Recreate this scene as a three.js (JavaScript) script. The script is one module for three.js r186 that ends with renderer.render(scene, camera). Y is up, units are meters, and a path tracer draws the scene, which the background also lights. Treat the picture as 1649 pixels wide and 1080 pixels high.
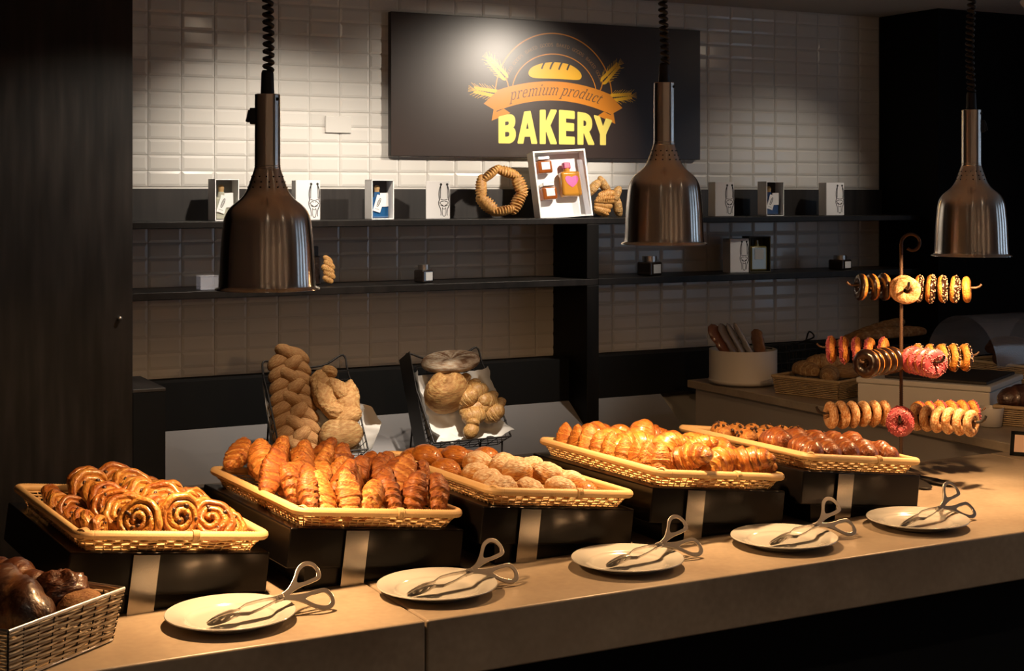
import * as THREE from 'three';
import { mergeGeometries } from 'three/addons/utils/BufferGeometryUtils.js';
import { RoundedBoxGeometry } from 'three/addons/geometries/RoundedBoxGeometry.js';
import { RectAreaLightUniformsLib } from 'three/addons/lights/RectAreaLightUniformsLib.js';
import { ImprovedNoise } from 'three/addons/math/ImprovedNoise.js';

// ---------- camera, sky, large lights, exposure ----------
RectAreaLightUniformsLib.init();
const scene = new THREE.Scene();
const renderer = new THREE.WebGLRenderer({ antialias: true });
renderer.toneMapping = THREE.LinearToneMapping;
renderer.toneMappingExposure = 0.5;
renderer.shadowMap.enabled = true;
// level view camera at standing eye height, turned 27.7 degrees to the right, lens shifted down
const camera = new THREE.PerspectiveCamera(2 * Math.atan(769 / 2350) * 180 / Math.PI, 1649 / 1538, 0.05, 60);
camera.setViewOffset(1649, 1538, 0, 458, 1649, 1080);
camera.position.set(0, 1.75, 0);
camera.lookAt(0.46513, 1.75, -0.88525);
scene.add(camera);
scene.background = new THREE.Color().setRGB(0.12, 0.16, 0.24);      // overcast evening sky outside the windows

// daylight that comes in through the four narrow windows of the right-hand wall
const WINDOWS = [-3.2, -2.1, -1.0, 0.1];
for (const z of WINDOWS) {
  const l = new THREE.RectAreaLight(new THREE.Color().setRGB(0.60, 0.78, 1.0), 2.5, 0.44, 1.4);
  l.position.set(6.55, 1.6, z); l.lookAt(0, 1.6, z); scene.add(l);
}

// ---------- helpers ----------
function rng(seed) { let a = seed >>> 0; return () => { a = (a + 0x6D2B79F5) | 0; let t = Math.imul(a ^ (a >>> 15), 1 | a); t = (t + Math.imul(t ^ (t >>> 7), 61 | t)) ^ t; return ((t ^ (t >>> 14)) >>> 0) / 4294967296; }; }
const perlin = new ImprovedNoise();
const noise = (x, y, z) => perlin.noise(x + 31.7, y + 17.3, z + 5.1);
const fbm = (x, y, z, o = 3) => { let s = 0, a = 0.5; for (let i = 0; i < o; i++) { s += a * noise(x, y, z); x *= 2.03; y *= 2.03; z *= 2.03; a *= 0.5; } return s; };
const V3 = (x, y, z) => new THREE.Vector3(x, y, z);
const lin = (r, g, b) => new THREE.Color().setRGB(r, g, b);
const mix = (a, b, t) => a + (b - a) * t;
const clamp = (x, a = 0, b = 1) => Math.min(b, Math.max(a, x));
const smooth = (a, b, x) => { const t = clamp((x - a) / (b - a)); return t * t * (3 - 2 * t); };
const taken = new Map();
function numbered(name) { const n = taken.get(name) ?? 0; taken.set(name, n + 1); return n ? `${name}_${String(n).padStart(3, '0')}` : name; }
function tag(o, label, category, group, kind) { if (label) o.userData.label = label; if (category) o.userData.category = category; if (group) o.userData.group = group; if (kind) o.userData.kind = kind; return o; }
function thing(name, label, category, group, pos = [0, 0, 0], turn = 0) {
  const o = new THREE.Group(); o.name = numbered(name); o.position.set(...pos); o.rotation.y = turn; scene.add(o);
  return tag(o, label, category, group);
}
function part(name, geo, mat, parent, label) {
  const m = new THREE.Mesh(geo, mat); m.name = name; m.castShadow = m.receiveShadow = true; parent.add(m);
  if (label) m.userData.label = label;
  return m;
}
function solo(name, geo, mat, label, category, group) { const m = part(numbered(name), geo, mat, scene); return tag(m, label, category, group); }
function struct(name, geo, mat, label) { const m = part(name, geo, mat, scene); m.userData.kind = 'structure'; if (label) m.userData.label = label; return m; }
function copyOf(src, label) { const c = src.clone(); c.name = numbered(src.name.replace(/_\d{3}$/, '')); scene.add(c); if (label) c.userData.label = label; return c; }
function prep(g, col) {
  if (!g.index) { const n = g.attributes.position.count, a = []; for (let i = 0; i < n; i++) a.push(i); g.setIndex(a); }
  if (!g.attributes.normal) g.computeVertexNormals();
  if (!g.attributes.uv) g.setAttribute('uv', new THREE.BufferAttribute(new Float32Array(g.attributes.position.count * 2), 2));
  for (const k of Object.keys(g.attributes)) if (!['position', 'normal', 'uv'].includes(k) && !(col && k === 'color')) g.deleteAttribute(k);
  g.morphAttributes = {}; g.groups = [];
  return g;
}
const merge = (list, col) => list.length === 1 ? prep(list[0], col) : mergeGeometries(list.map((g) => prep(g, col)));
function at(g, x = 0, y = 0, z = 0, rx = 0, ry = 0, rz = 0, sx = 1, sy = sx, sz = sx) {
  g.applyMatrix4(new THREE.Matrix4().compose(V3(x, y, z), new THREE.Quaternion().setFromEuler(new THREE.Euler(rx, ry, rz)), V3(sx, sy, sz))); return g;
}
const box = (w, h, d, x = 0, y = 0, z = 0) => new THREE.BoxGeometry(w, h, d).translate(x, y, z);
const rbox = (w, h, d, r, x = 0, y = 0, z = 0, s = 2) => new RoundedBoxGeometry(w, h, d, s, r).translate(x, y, z);
// uv in metres on a box-like geometry
function uvm(g, s = 1) {
  g = g.index ? g.toNonIndexed() : g; const p = g.attributes.position, n = g.attributes.normal, uv = new Float32Array(p.count * 2);
  for (let i = 0; i < p.count; i++) {
    const ax = Math.abs(n.getX(i)), ay = Math.abs(n.getY(i)), az = Math.abs(n.getZ(i));
    const [u, v] = ax > ay && ax > az ? [p.getZ(i), p.getY(i)] : ay > az ? [p.getX(i), p.getZ(i)] : [p.getX(i), p.getY(i)];
    uv[2 * i] = u * s; uv[2 * i + 1] = v * s;
  }
  g.setAttribute('uv', new THREE.BufferAttribute(uv, 2)); return g;
}
const cyl = (r1, r2, h, n = 24, x = 0, y = 0, z = 0) => new THREE.CylinderGeometry(r1, r2, h, n).translate(x, y, z);
const tube = (pts, r, seg = 24, rad = 6, closed = false) => new THREE.TubeGeometry(new THREE.CatmullRomCurve3(pts, closed, 'catmullrom', 0.5), seg, r, rad, closed);
function bar(a, b, r, n = 6) { const d = b.clone().sub(a), g = new THREE.CylinderGeometry(r, r, d.length(), n); g.applyQuaternion(new THREE.Quaternion().setFromUnitVectors(V3(0, 1, 0), d.clone().normalize())); return g.translate((a.x + b.x) / 2, (a.y + b.y) / 2, (a.z + b.z) / 2); }
const lathe = (pts, n = 48) => new THREE.LatheGeometry(pts.map((p) => new THREE.Vector2(p[0], p[1])), n);

// ---------- textures ----------
function dataTex(w, h, f, srgb, rep) {
  const d = new Uint8Array(w * h * 4);
  for (let y = 0; y < h; y++) for (let x = 0; x < w; x++) { const c = f(x / w, y / h), i = 4 * (y * w + x); d[i] = clamp(c[0]) * 255; d[i + 1] = clamp(c[1]) * 255; d[i + 2] = clamp(c[2]) * 255; d[i + 3] = 255; }
  const t = new THREE.DataTexture(d, w, h); t.wrapS = t.wrapT = THREE.RepeatWrapping; t.magFilter = THREE.LinearFilter; t.minFilter = THREE.LinearMipmapLinearFilter; t.generateMipmaps = true;
  if (srgb) t.colorSpace = THREE.SRGBColorSpace; if (rep) t.repeat.set(...rep); t.needsUpdate = true; return t;
}
// noise that tiles: blend of four shifted copies
function tileFbm(u, v, fx, fy, o = 4, z = 0) {
  const n = (a, b) => fbm(a * fx, b * fy, z, o), a = smooth(0, 1, u), b = smooth(0, 1, v);
  return mix(mix(n(u, v), n(u - 1, v), a), mix(n(u, v - 1), n(u - 1, v - 1), a), b);
}
const grey = (x) => [x, x, x];
const T = {
  fine: dataTex(256, 256, (u, v) => grey(0.5 + 0.9 * tileFbm(u, v, 22, 22, 4))),
  crust: dataTex(256, 256, (u, v) => grey(0.5 + 0.7 * tileFbm(u, v, 12, 12, 5, 3))),
  brush: dataTex(512, 128, (u, v) => grey(0.5 + 0.8 * tileFbm(u, v, 90, 2, 3, 9))),
  wood: dataTex(512, 512, (u, v) => { const g = tileFbm(u, v, 34, 3, 4, 4), b = tileFbm(u, v, 5, 2, 3, 8); return grey(0.62 + 0.5 * g + 0.35 * b); }, true),
  stone: dataTex(512, 512, (u, v) => { const b = tileFbm(u, v, 5, 5, 4, 21), f = tileFbm(u, v, 60, 60, 2, 5); const k = 0.86 + 0.22 * b + 0.10 * f; return [k, k * (0.985 + 0.03 * b), k * (0.96 + 0.05 * b)]; }, true),
  crumb: dataTex(256, 256, (u, v) => { const a = tileFbm(u, v, 9, 9, 4, 51), b = tileFbm(u, v, 40, 40, 3, 61), k = 0.92 + 0.42 * a + 0.34 * b; return [k, k * (0.94 + 0.3 * a), k * (0.86 + 0.5 * a)]; }, true),
  floor: dataTex(256, 256, (u, v) => { const k = 0.8 + 0.3 * tileFbm(u, v, 8, 8, 4, 33); return grey(k); }, true),
};
const M = {};
const std = (name, o) => (M[name] = Object.assign(new THREE.MeshStandardMaterial(o), { name }));
const phy = (name, o) => (M[name] = Object.assign(new THREE.MeshPhysicalMaterial(o), { name }));
std('tile', { color: lin(0.74, 0.72, 0.68), roughness: 0.16 });
std('grout', { color: lin(0.62, 0.60, 0.56), roughness: 0.8 });
phy('darkWood', { specularIntensity: 0.6, color: lin(0.030, 0.024, 0.021), roughness: 0.45, map: T.wood, bumpMap: T.wood, bumpScale: 0.0004 });
phy('blackWood', { color: lin(0.012, 0.0095, 0.0085), roughness: 0.55, specularIntensity: 0.4, map: T.wood });
std('bandBrown', { color: lin(0.052, 0.042, 0.038), roughness: 0.5, map: T.wood });
phy('blackPaint', { color: lin(0.005, 0.005, 0.005), roughness: 0.75, specularIntensity: 0.3 });
phy('lacquer', { color: lin(0.004, 0.0035, 0.0035), roughness: 0.28, specularIntensity: 0.32, clearcoat: 0.10, clearcoatRoughness: 0.12 });
std('greyPanel', { color: lin(0.22, 0.21, 0.21), roughness: 0.45 });
std('counterTop', { color: lin(0.46, 0.38, 0.29), roughness: 0.36, map: T.stone, bumpMap: T.fine, bumpScale: 0.0002 });
std('sideTop', { color: lin(0.50, 0.42, 0.33), roughness: 0.4, map: T.stone });
std('greyBody', { color: lin(0.42, 0.38, 0.34), roughness: 0.6 });
std('plaster', { color: lin(0.52, 0.49, 0.45), roughness: 0.9 });
std('roomWall', { color: lin(0.50, 0.37, 0.28), roughness: 0.85 });
std('floor', { color: lin(0.10, 0.08, 0.07), roughness: 0.5, map: T.floor });
std('steel', { color: lin(0.62, 0.60, 0.57), metalness: 1, roughness: 0.3 });
std('tongSteel', { color: lin(0.52, 0.48, 0.44), metalness: 1, roughness: 0.28 });
phy('brushed', { color: lin(0.82, 0.78, 0.73), metalness: 1, roughness: 0.22, anisotropy: 0.9, anisotropyRotation: 1.5708, bumpMap: T.brush, bumpScale: 0.00006 });
std('inner', { color: lin(0.70, 0.62, 0.52), metalness: 0.6, roughness: 0.55 });
std('plateSteel', { color: lin(0.36, 0.34, 0.32), metalness: 1, roughness: 0.22, bumpMap: T.fine, bumpScale: 0.0001 });
std('rubber', { color: lin(0.012, 0.012, 0.013), roughness: 0.5 });
std('iron', { color: lin(0.020, 0.017, 0.015), roughness: 0.45, metalness: 0.4 });
std('ironRust', { color: lin(0.10, 0.055, 0.032), roughness: 0.55, metalness: 0.3, bumpMap: T.crust, bumpScale: 0.0005 });
phy('china', { color: lin(0.52, 0.51, 0.47), roughness: 0.18, clearcoat: 0.6, clearcoatRoughness: 0.06 });
std('wicker', { color: lin(0.70, 0.47, 0.22), roughness: 0.5, bumpMap: T.fine, bumpScale: 0.0003 });
std('wickerDark', { color: lin(0.42, 0.30, 0.17), roughness: 0.6, bumpMap: T.fine, bumpScale: 0.0003 });
std('whiteCard', { color: lin(0.88, 0.87, 0.86), roughness: 0.6 });
std('whitePlastic', { color: lin(0.66, 0.62, 0.57), roughness: 0.45 });
std('cloth', { color: lin(0.66, 0.64, 0.60), roughness: 0.9, bumpMap: T.fine, bumpScale: 0.0004, side: THREE.DoubleSide });
phy('glass', { color: lin(1, 1, 1), roughness: 0.03, transmission: 1, thickness: 0, ior: 1.5 });
phy('film', { color: lin(0.95, 0.96, 1), roughness: 0.12, transmission: 0.85, thickness: 0, ior: 1.45, side: THREE.DoubleSide });
// bulbs
M.bulb = new THREE.MeshStandardMaterial({ color: lin(1, 0.8, 0.6), emissive: lin(1, 0.55, 0.22), emissiveIntensity: 12, roughness: 0.4 }); M.bulb.name = 'bulb';
M.spotGlow = new THREE.MeshStandardMaterial({ color: lin(1, 0.95, 0.9), emissive: lin(1, 0.80, 0.58), emissiveIntensity: 20, roughness: 0.4 }); M.spotGlow.name = 'spotGlow';
// ---------- room shell ----------
const WALL_Z = -5.87, CEIL = 2.67;
struct('floor', uvm(box(11.2, 0.1, 10.2, 1.4, -0.05, -1.9)), M.floor);
struct('ceiling', uvm(box(11.2, 0.1, 10.2, 1.4, CEIL + 0.05, -1.9)), M.plaster);
{
  // tiled rear wall: grout backing with bevelled tiles as pieces
  const w = struct('wall_back', uvm(box(6.3, CEIL, 0.12, 2.35, CEIL / 2, WALL_Z - 0.06)), M.grout, 'white bevelled tile wall behind the shelves');
  const PX = 0.1365, PY = 0.0638, G = 0.0020;
  const tileGeo = (tw, th) => {
    const b = 0.0105, d = 0.0048, e = 0.0014, x = tw / 2, y = th / 2, p = [], q = (a, c, f, g) => p.push(...a, ...c, ...f, ...a, ...f, ...g);
    const o = [[-x, -y, e], [x, -y, e], [x, y, e], [-x, y, e]], i = [[-x + b, -y + b, d], [x - b, -y + b, d], [x - b, y - b, d], [-x + b, y - b, d]], z = [[-x, -y, -0.002], [x, -y, -0.002], [x, y, -0.002], [-x, y, -0.002]];
    q(i[0], i[1], i[2], i[3]);
    for (let k = 0; k < 4; k++) { const n = (k + 1) % 4; q(o[k], o[n], i[n], i[k]); q(z[k], z[n], o[n], o[k]); }
    const g = new THREE.BufferGeometry(); g.setAttribute('position', new THREE.Float32BufferAttribute(p, 3)); g.computeVertexNormals(); return prep(g);
  };
  const full = tileGeo(PX - G, PY - G), tones = [M.tile]; const R = rng(7);
  for (const k of [0.97, 1.03, 0.94]) { const m = M.tile.clone(); m.color.multiplyScalar(k); m.name = 'tileTone'; tones.push(m); }
  const spots = [], zone = (y0, y1, up) => {
    const rows = Math.ceil((y1 - y0) / PY);
    for (let r = 0; r < rows; r++) for (let c = 0; c < 31; c++) {
      const x = 1.1575 + (c + 0.5) * PX; if (x > 5.25) continue;
      // courses hang from the top: the lowest course above the band is cut
      let ya = up - (r + 1) * PY, yb = up - r * PY; if (yb - y0 < 0.012) continue; ya = Math.max(ya, y0);
      spots.push({ x, y: (ya + yb) / 2, h: yb - ya - G, seen: x > 1.36 && !(x > 2.5 && x < 4.06 && ya > 1.93 && yb < 2.52) });
    }
  };
  zone(1.768, CEIL, CEIL); zone(1.002, 1.614, 1.614);
  // the 300 that show largest: in view, nearest to the camera, upper bright field first
  for (const s of spots) s.rank = (s.seen ? 0 : 100) + (s.y < 1.7 ? 0.8 : 0) + Math.hypot(s.x, s.y - 1.75, 5.87);
  spots.sort((a, b) => a.rank - b.rank);
  const rest = [], cut = new Map();
  spots.forEach((s, i) => {
    const geo = Math.abs(s.h - (PY - G)) < 1e-4 ? full : (cut.get(s.h.toFixed(4)) ?? (cut.set(s.h.toFixed(4), tileGeo(PX - G, s.h)), cut.get(s.h.toFixed(4))));
    const rx = (R() - 0.5) * 0.006, ry = (R() - 0.5) * 0.006;
    if (i < 300) { const m = part('tile', geo, tones[Math.floor(R() * 4)], w); m.position.set(s.x, s.y, WALL_Z + 0.002); m.rotation.set(rx, ry, 0); }
    else rest.push(at(geo.clone(), s.x, s.y, WALL_Z + 0.002, rx, ry));
  });
  part('tile_field', merge(rest), M.tile, w).userData.kind = 'stuff';
}
struct('wall_left', uvm(box(0.12, CEIL, 10.2, -4.14, CEIL / 2, -1.9)), M.roomWall);
struct('wall_front', uvm(box(11.2, CEIL, 0.12, 1.4, CEIL / 2, 3.14)), M.roomWall);
struct('wall_rear_left', uvm(box(3.4, CEIL, 0.12, -2.5, CEIL / 2, WALL_Z - 0.06)), M.roomWall);
{
  // right wall with four narrow windows; the wall is built of piers, sill wall and lintel
  const x = 6.68, pieces = [box(0.16, 0.85, 9.1, x, 0.425, -1.35), box(0.16, CEIL - 2.35, 9.1, x, (CEIL + 2.35) / 2, -1.35)], zs = [-5.9];
  for (const z of WINDOWS) zs.push(z - 0.25, z + 0.25); zs.push(3.2);
  for (let i = 0; i < zs.length; i += 2) pieces.push(box(0.16, 1.5, zs[i + 1] - zs[i], x, 1.6, (zs[i] + zs[i + 1]) / 2));
  struct('wall_right', merge(pieces.map((g) => uvm(g))), M.roomWall);
  WINDOWS.forEach((z, i) => {
    const g = new THREE.Group(); g.name = `window_${i + 1}`; g.userData.kind = 'structure'; g.position.set(x, 1.6, z); scene.add(g);
    const b = 0.04; part('window_frame', merge([box(0.08, b, 0.5, 0, 0.73, 0), box(0.08, b, 0.5, 0, -0.73, 0), box(0.08, 1.5, b, 0, 0, 0.23), box(0.08, 1.5, b, 0, 0, -0.23)]), M.blackPaint, g);
    part('pane', box(0.006, 1.42, 0.42), M.glass, g);
  });
}
// black return wall that closes the shelf bay on the right, and a dropped border under the ceiling
struct('wall_return', uvm(box(1.4, CEIL, 0.46, 5.955, CEIL / 2, -5.67)), M.blackPaint, 'matt black wall right of the tiled bay');
// dark panels of the rear bay
struct('trim_1', uvm(box(4.11, 0.128, 0.022, 3.2, 1.704, WALL_Z + 0.011)), M.bandBrown, 'dark brown board along the wall above the top shelf');
struct('trim_2', uvm(box(4.11, 0.187, 0.15, 3.2, 0.9085, WALL_Z + 0.075)), M.blackPaint, 'black band under the lower tiles');
{
  const s = new THREE.Shape([[-5.87, 0.60], [-5.47, 0.60], [-5.47, 0.642], [-5.72, 0.812], [-5.87, 0.812]].map((p) => new THREE.Vector2(...p)));
  const g = new THREE.ExtrudeGeometry(s, { depth: 2.64, bevelEnabled: false }); g.applyMatrix4(new THREE.Matrix4().makeBasis(V3(0, 0, 1), V3(0, 1, 0), V3(-1, 0, 0))); g.translate(1.15, 0, 0); 
  // shape x is world z, extrusion runs along world x
  const p = g.attributes.position; for (let i = 0; i < p.count; i++) { const a = p.getX(i), z = p.getZ(i); p.setXYZ(i, 1.15 + Math.abs(a - 1.15), p.getY(i), z); }
  g.computeVertexNormals();
  struct('trim_3', uvm(g), M.greyPanel, 'sloping grey panel at the foot of the rear wall');
}
{
  const t = thing('back_counter', 'low black counter along the foot of the rear wall', 'counter', null, [0, 0, 0]);
  part('body', uvm(box(2.52, 0.6, 0.86, 2.53, 0.3, -5.438)), M.blackPaint, t); part('worktop', uvm(box(2.52, 0.03, 0.46, 2.53, 0.615, -5.238)), M.blackWood, t);
}
// ---------- fixed furniture ----------
{
  const t = thing('shelf_unit', 'black wooden wall shelves with one upright across the tiled wall', 'shelf');
  part('top_shelf', uvm(rbox(4.1, 0.026, 0.31, 0.003, 3.2, 1.627, -5.715)), M.darkWood, t);
  part('lower_shelf', uvm(rbox(2.205, 0.03, 0.31, 0.003, 2.2525, 1.356, -5.715)), M.darkWood, t);
  part('lower_shelf', uvm(rbox(1.895, 0.03, 0.31, 0.003, 4.3025, 1.356, -5.715)), M.darkWood, t);
  part('upright', uvm(rbox(0.062, 0.243, 0.31, 0.003, 3.327, 1.4925, -5.715)), M.blackWood, t);
  part('upright', uvm(rbox(0.062, 0.66, 0.31, 0.003, 3.327, 1.011, -5.715)), M.blackWood, t);
}
{
  const t = thing('tall_cabinet', 'tall dark wooden cabinet at the left edge of the picture', 'cabinet', null, [0, 0, 0]);
  part('body', uvm(box(3.1, CEIL - 0.005, 0.94, -0.403, CEIL / 2, -5.39)), M.blackWood, t);
  for (const [x0, x1] of [[-0.62, 0.28], [0.285, 1.145]]) {
    const d = part('door', uvm(rbox(x1 - x0, CEIL - 0.11, 0.02, 0.003, (x0 + x1) / 2, CEIL / 2 + 0.03, -4.91)), M.darkWood, t);
    if (x1 > 1) { part('lock', merge([at(cyl(0.007, 0.007, 0.012, 16), 0, 0, 0, Math.PI / 2), at(new THREE.SphereGeometry(0.007, 12, 8), 0, 0, 0.008, 0, 0, 0, 1, 1, 0.5)]), M.steel, d).position.set(1.1, 1.335, -4.895); }
  }
}
{
  const t = thing('end_cabinet', 'low black cabinet end beside the tall dark cabinet', 'cabinet', null, [0, 0, 0]);
  part('body', uvm(rbox(0.11, 1.08, 0.36, 0.002, 1.205, 0.54, -5.1)), M.blackPaint, t); part('top', uvm(rbox(0.112, 0.012, 0.362, 0.002, 1.205, 1.086, -5.1)), M.bandBrown, t);
}
{
  const t = thing('buffet_counter', 'long beige stone buffet counter with a black base', 'counter');
  for (const [a, b] of [[-1.4, 1.1985], [1.2015, 3.6], [3.603, 5.0]]) part('top_slab', uvm(rbox(b - a, 0.122, 0.85, 0.006, (a + b) / 2, 0.839, -3.075, 3)), M.counterTop, t);
  part('base', uvm(box(6.3, 0.778, 0.72, 1.8, 0.389, -3.12)), M.blackPaint, t);
}
{
  const t = thing('side_counter', 'beige topped side counter behind the donut stand', 'counter');
  part('worktop', uvm(rbox(1.55, 0.035, 1.96, 0.005, 4.58, 0.8825, -4.545)), M.sideTop, t);
  part('body', uvm(box(1.5, 0.864, 1.92, 4.59, 0.432, -4.545)), M.greyBody, t);
}
// ceiling spotlights that wash the tiled wall
function ceilingSpot(x, z, tx, ty, tz, power, angle, label, soft = 0.85) {
  const t = thing('ceiling_spotlight', label, 'lamp', 'ceiling spotlights in front of the tiled wall', [x, CEIL, z]);
  const dir = V3(tx - x, ty - CEIL, tz - z).normalize(), q = new THREE.Quaternion().setFromUnitVectors(V3(0, -1, 0), dir);
  part('mount', cyl(0.045, 0.045, 0.012, 24, 0, -0.006, 0), M.whiteCard, t); part('stem', cyl(0.008, 0.008, 0.045, 12, 0, -0.033, 0), M.whiteCard, t);
  const h = part('housing', merge([lathe([[0.001, 0.05], [0.034, 0.05], [0.036, 0.045], [0.036, -0.045], [0.033, -0.045], [0.033, 0.02], [0.001, 0.02]], 24)]), M.whiteCard, t); h.position.set(0, -0.075, 0); h.quaternion.copy(q);
  const b = part('bulb', cyl(0.03, 0.03, 0.008, 20, 0, -0.02, 0), M.spotGlow, h);
  const l = new THREE.SpotLight(lin(1, 0.87, 0.72), power, 0, angle, soft, 2); l.position.copy(dir).multiplyScalar(0.05).add(V3(0, -0.075, 0)); l.castShadow = true; l.shadow.radius = 1.4;
  l.target.position.copy(dir).multiplyScalar(1).add(l.position); t.add(l); t.add(l.target);
}
ceilingSpot(1.97, -4.6, 1.95, 1.55, -5.85, 17, 0.62, 'ceiling spotlight near the tall cabinet, aimed at the left tiles');
ceilingSpot(3.6, -4.6, 2.95, 1.75, -5.85, 22, 0.62, 'ceiling spotlight aimed at the bakery sign');
ceilingSpot(5.0, -4.6, 4.5, 1.6, -5.85, 4, 0.5, 'ceiling spotlight aimed at the right end of the shelves');
ceilingSpot(2.25, -4.0, 2.25, 0.6, -5.0, 54, 0.285, 'ceiling spotlight aimed at the two bread racks', 0.18);
ceilingSpot(1.7, -4.2, 0.62, 1.25, -4.9, 14, 0.55, 'ceiling spotlight grazing the doors of the tall cabinet', 0.5);
// downlights over the guests' side of the room
for (const [x, z, w] of [[-2.6, 2.75, 'far left'], [-1.0, 2.75, 'left'], [0.6, 2.75, 'middle'], [2.2, 2.75, 'right'], [4.0, 2.75, 'far right'], [0.5, -1.45, 'aisle left'], [1.7, -1.45, 'aisle middle'], [2.9, -1.45, 'aisle right']]) {
  const t = thing('downlight', z > 0 ? `recessed ceiling downlight on the ${w} of the guests' wall` : `recessed downlight over the guests' aisle, ${w.slice(6)} of three`, 'lamp', 'recessed downlights over the guests', [x, CEIL, z]);
  part('ring', lathe([[0.05, -0.001], [0.07, -0.001], [0.07, -0.006], [0.05, -0.008], [0.05, -0.001]], 28), M.whiteCard, t); part('bulb', cyl(0.05, 0.05, 0.004, 24, 0, -0.003, 0), M.spotGlow, t);
  const l = new THREE.SpotLight(lin(1, 0.80, 0.60), z > 0 ? 7 : 9, 0, z > 0 ? 1.2 : 0.70, z > 0 ? 0.8 : 0.3, 2); l.position.set(0, -0.012, 0); l.target.position.set(0, -1, 0); l.castShadow = true; l.shadow.radius = 2; t.add(l); t.add(l.target);
}
// ---------- heat lamps ----------
{
  const prof = [[0.109, 0.000], [0.1085, 0.003], [0.1015, 0.006], [0.0995, 0.02], [0.0965, 0.085], [0.0938, 0.115], [0.0908, 0.141], [0.0865, 0.156], [0.079, 0.169], [0.070, 0.178], [0.060, 0.186], [0.051, 0.195], [0.0435, 0.207], [0.0375, 0.222], [0.032, 0.238], [0.0272, 0.252]];
  const th = 0.0018, curve = new THREE.SplineCurve(prof.map((p) => new THREE.Vector2(...p)));
  const outer = [...prof.slice(0, 3), ...Array.from({ length: 40 }, (_, i) => { const p = new THREE.SplineCurve(prof.slice(2).map((q) => new THREE.Vector2(...q))).getPoint((i + 1) / 40); return [p.x, p.y]; })];
  const inner = outer.slice().reverse().map(([r, y]) => [Math.max(r - th, 0.004), y + 0.0004]);
  const NS = 72;
  // outer shell with two staggered rows of vent holes left open between y = .214 and .236
  const shellGeo = merge([lathe(outer, NS)]), innerGeo = merge([lathe(inner, NS)]);
  const holes = [];
  for (const [y, r, off] of [[0.2135, 0.0412, 0], [0.2245, 0.0368, 0], [0.2355, 0.0330, 0.16]]) for (let k = 0; k < 14; k++) {
    const a = k / 14 * Math.PI * 2 + off, slope = -0.36;
    const g = new THREE.CylinderGeometry(0.0017, 0.0017, 0.0012, 10); g.rotateZ(-Math.PI / 2 - slope * -1); g.rotateY(-a); g.translate(Math.cos(a) * (r + 0.0002), y, Math.sin(a) * (r + 0.0002)); holes.push(g);
  }
  const holeGeo = merge(holes);
  const neckGeo = merge([lathe([[0.0262, 0.251], [0.0275, 0.252], [0.0275, 0.2545], [0.0265, 0.2555], [0.0262, 0.4065], [0.0252, 0.408], [0.004, 0.408]], 40)]);
  const grooveGeo = new THREE.TorusGeometry(0.0264, 0.0009, 8, 40).rotateX(Math.PI / 2).translate(0, 0.2585, 0);
  const screwGeo = new THREE.SphereGeometry(0.0036, 10, 8);
  const switchGeo = merge([rbox(0.012, 0.034, 0.02, 0.002, 0.03, 0.362, 0), at(rbox(0.008, 0.026, 0.014, 0.002), 0.0385, 0.362, 0, 0, 0, 0.22)]);
  const sleeveGeo = merge([lathe([[0.0145, 0.406], [0.0138, 0.42], [0.0128, 0.452], [0.0105, 0.458], [0.001, 0.459]], 20)]);
  const socketGeo = cyl(0.021, 0.021, 0.07, 24, 0, 0.19, 0);
  const bulbGeo = merge([lathe([[0.0005, 0.030], [0.022, 0.034], [0.038, 0.045], [0.045, 0.062], [0.043, 0.085], [0.032, 0.115], [0.021, 0.145], [0.018, 0.16], [0.0005, 0.16]], 32)]);
  const lamp = (x, y, z, turn, sw, label, top) => {
    const t = thing('heat_lamp', label, 'lamp', 'brushed steel heat lamps over the counter', [x, y, z], turn);
    const b = part('bell', shellGeo, M.brushed, t); part('reflector', innerGeo, M.inner, b); part('vent_holes', holeGeo, M.rubber, b).userData.kind = 'stuff';
    const n = part('neck', neckGeo, M.brushed, t); part('groove', grooveGeo, M.brushed, n); const s = part('screw', screwGeo, M.rubber, n); s.position.set(0.014, 0.397, 0.0225);
    const k = part('switch', switchGeo, M.rubber, t); k.rotation.y = sw;
    part('cord_sleeve', sleeveGeo, M.rubber, t); part('socket', socketGeo, M.whiteCard, t); part('bulb', bulbGeo, M.bulb, t);
    const H = CEIL - y, pts = [], turns = Math.round((H - 0.46) / 0.0155);
    for (let i = 0; i <= turns * 12; i++) { const f = i / (turns * 12), a = f * turns * Math.PI * 2, sway = Math.sin(f * 9 + x) * 0.004 * top; pts.push(V3(Math.cos(a) * 0.0085 + sway, 0.458 + f * (H - 0.458), Math.sin(a) * 0.0085)); }
    part('coiled_cord', new THREE.TubeGeometry(new THREE.CatmullRomCurve3(pts), turns * 14, 0.0046, 6), M.rubber, t);
    part('ceiling_rose', cyl(0.045, 0.05, 0.02, 24, 0, H - 0.01, 0), M.rubber, t);
    const l = new THREE.PointLight(lin(1, 0.58, 0.27), 5, 0, 2); l.position.set(0, 0.027, 0); l.castShadow = true; l.shadow.radius = 1.2; t.add(l);
    const c = new THREE.SpotLight(lin(1, 0.58, 0.27), 7, 0, 0.85, 1.0, 2); c.position.set(0, 0.024, 0); c.target.position.set(0, -1, 0); c.castShadow = true; c.shadow.radius = 1.6; t.add(c); t.add(c.target);   // beam of the reflector bulb
  };
  // the switch side is given as an angle about the neck
  lamp(0.967, 1.549, -2.94, 0, 2.72, 'heat lamp nearest the tall cabinet, above the raisin swirls, switch on its left', 0.6);
  lamp(2.055, 1.621, -3.085, 0, 1.087, 'heat lamp in front of the bakery sign, above the croissants', 1);
  lamp(3.03, 1.575, -3.01, 0, -0.42, 'heat lamp above the donut stand, switch on its right', 1.4);
}
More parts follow.
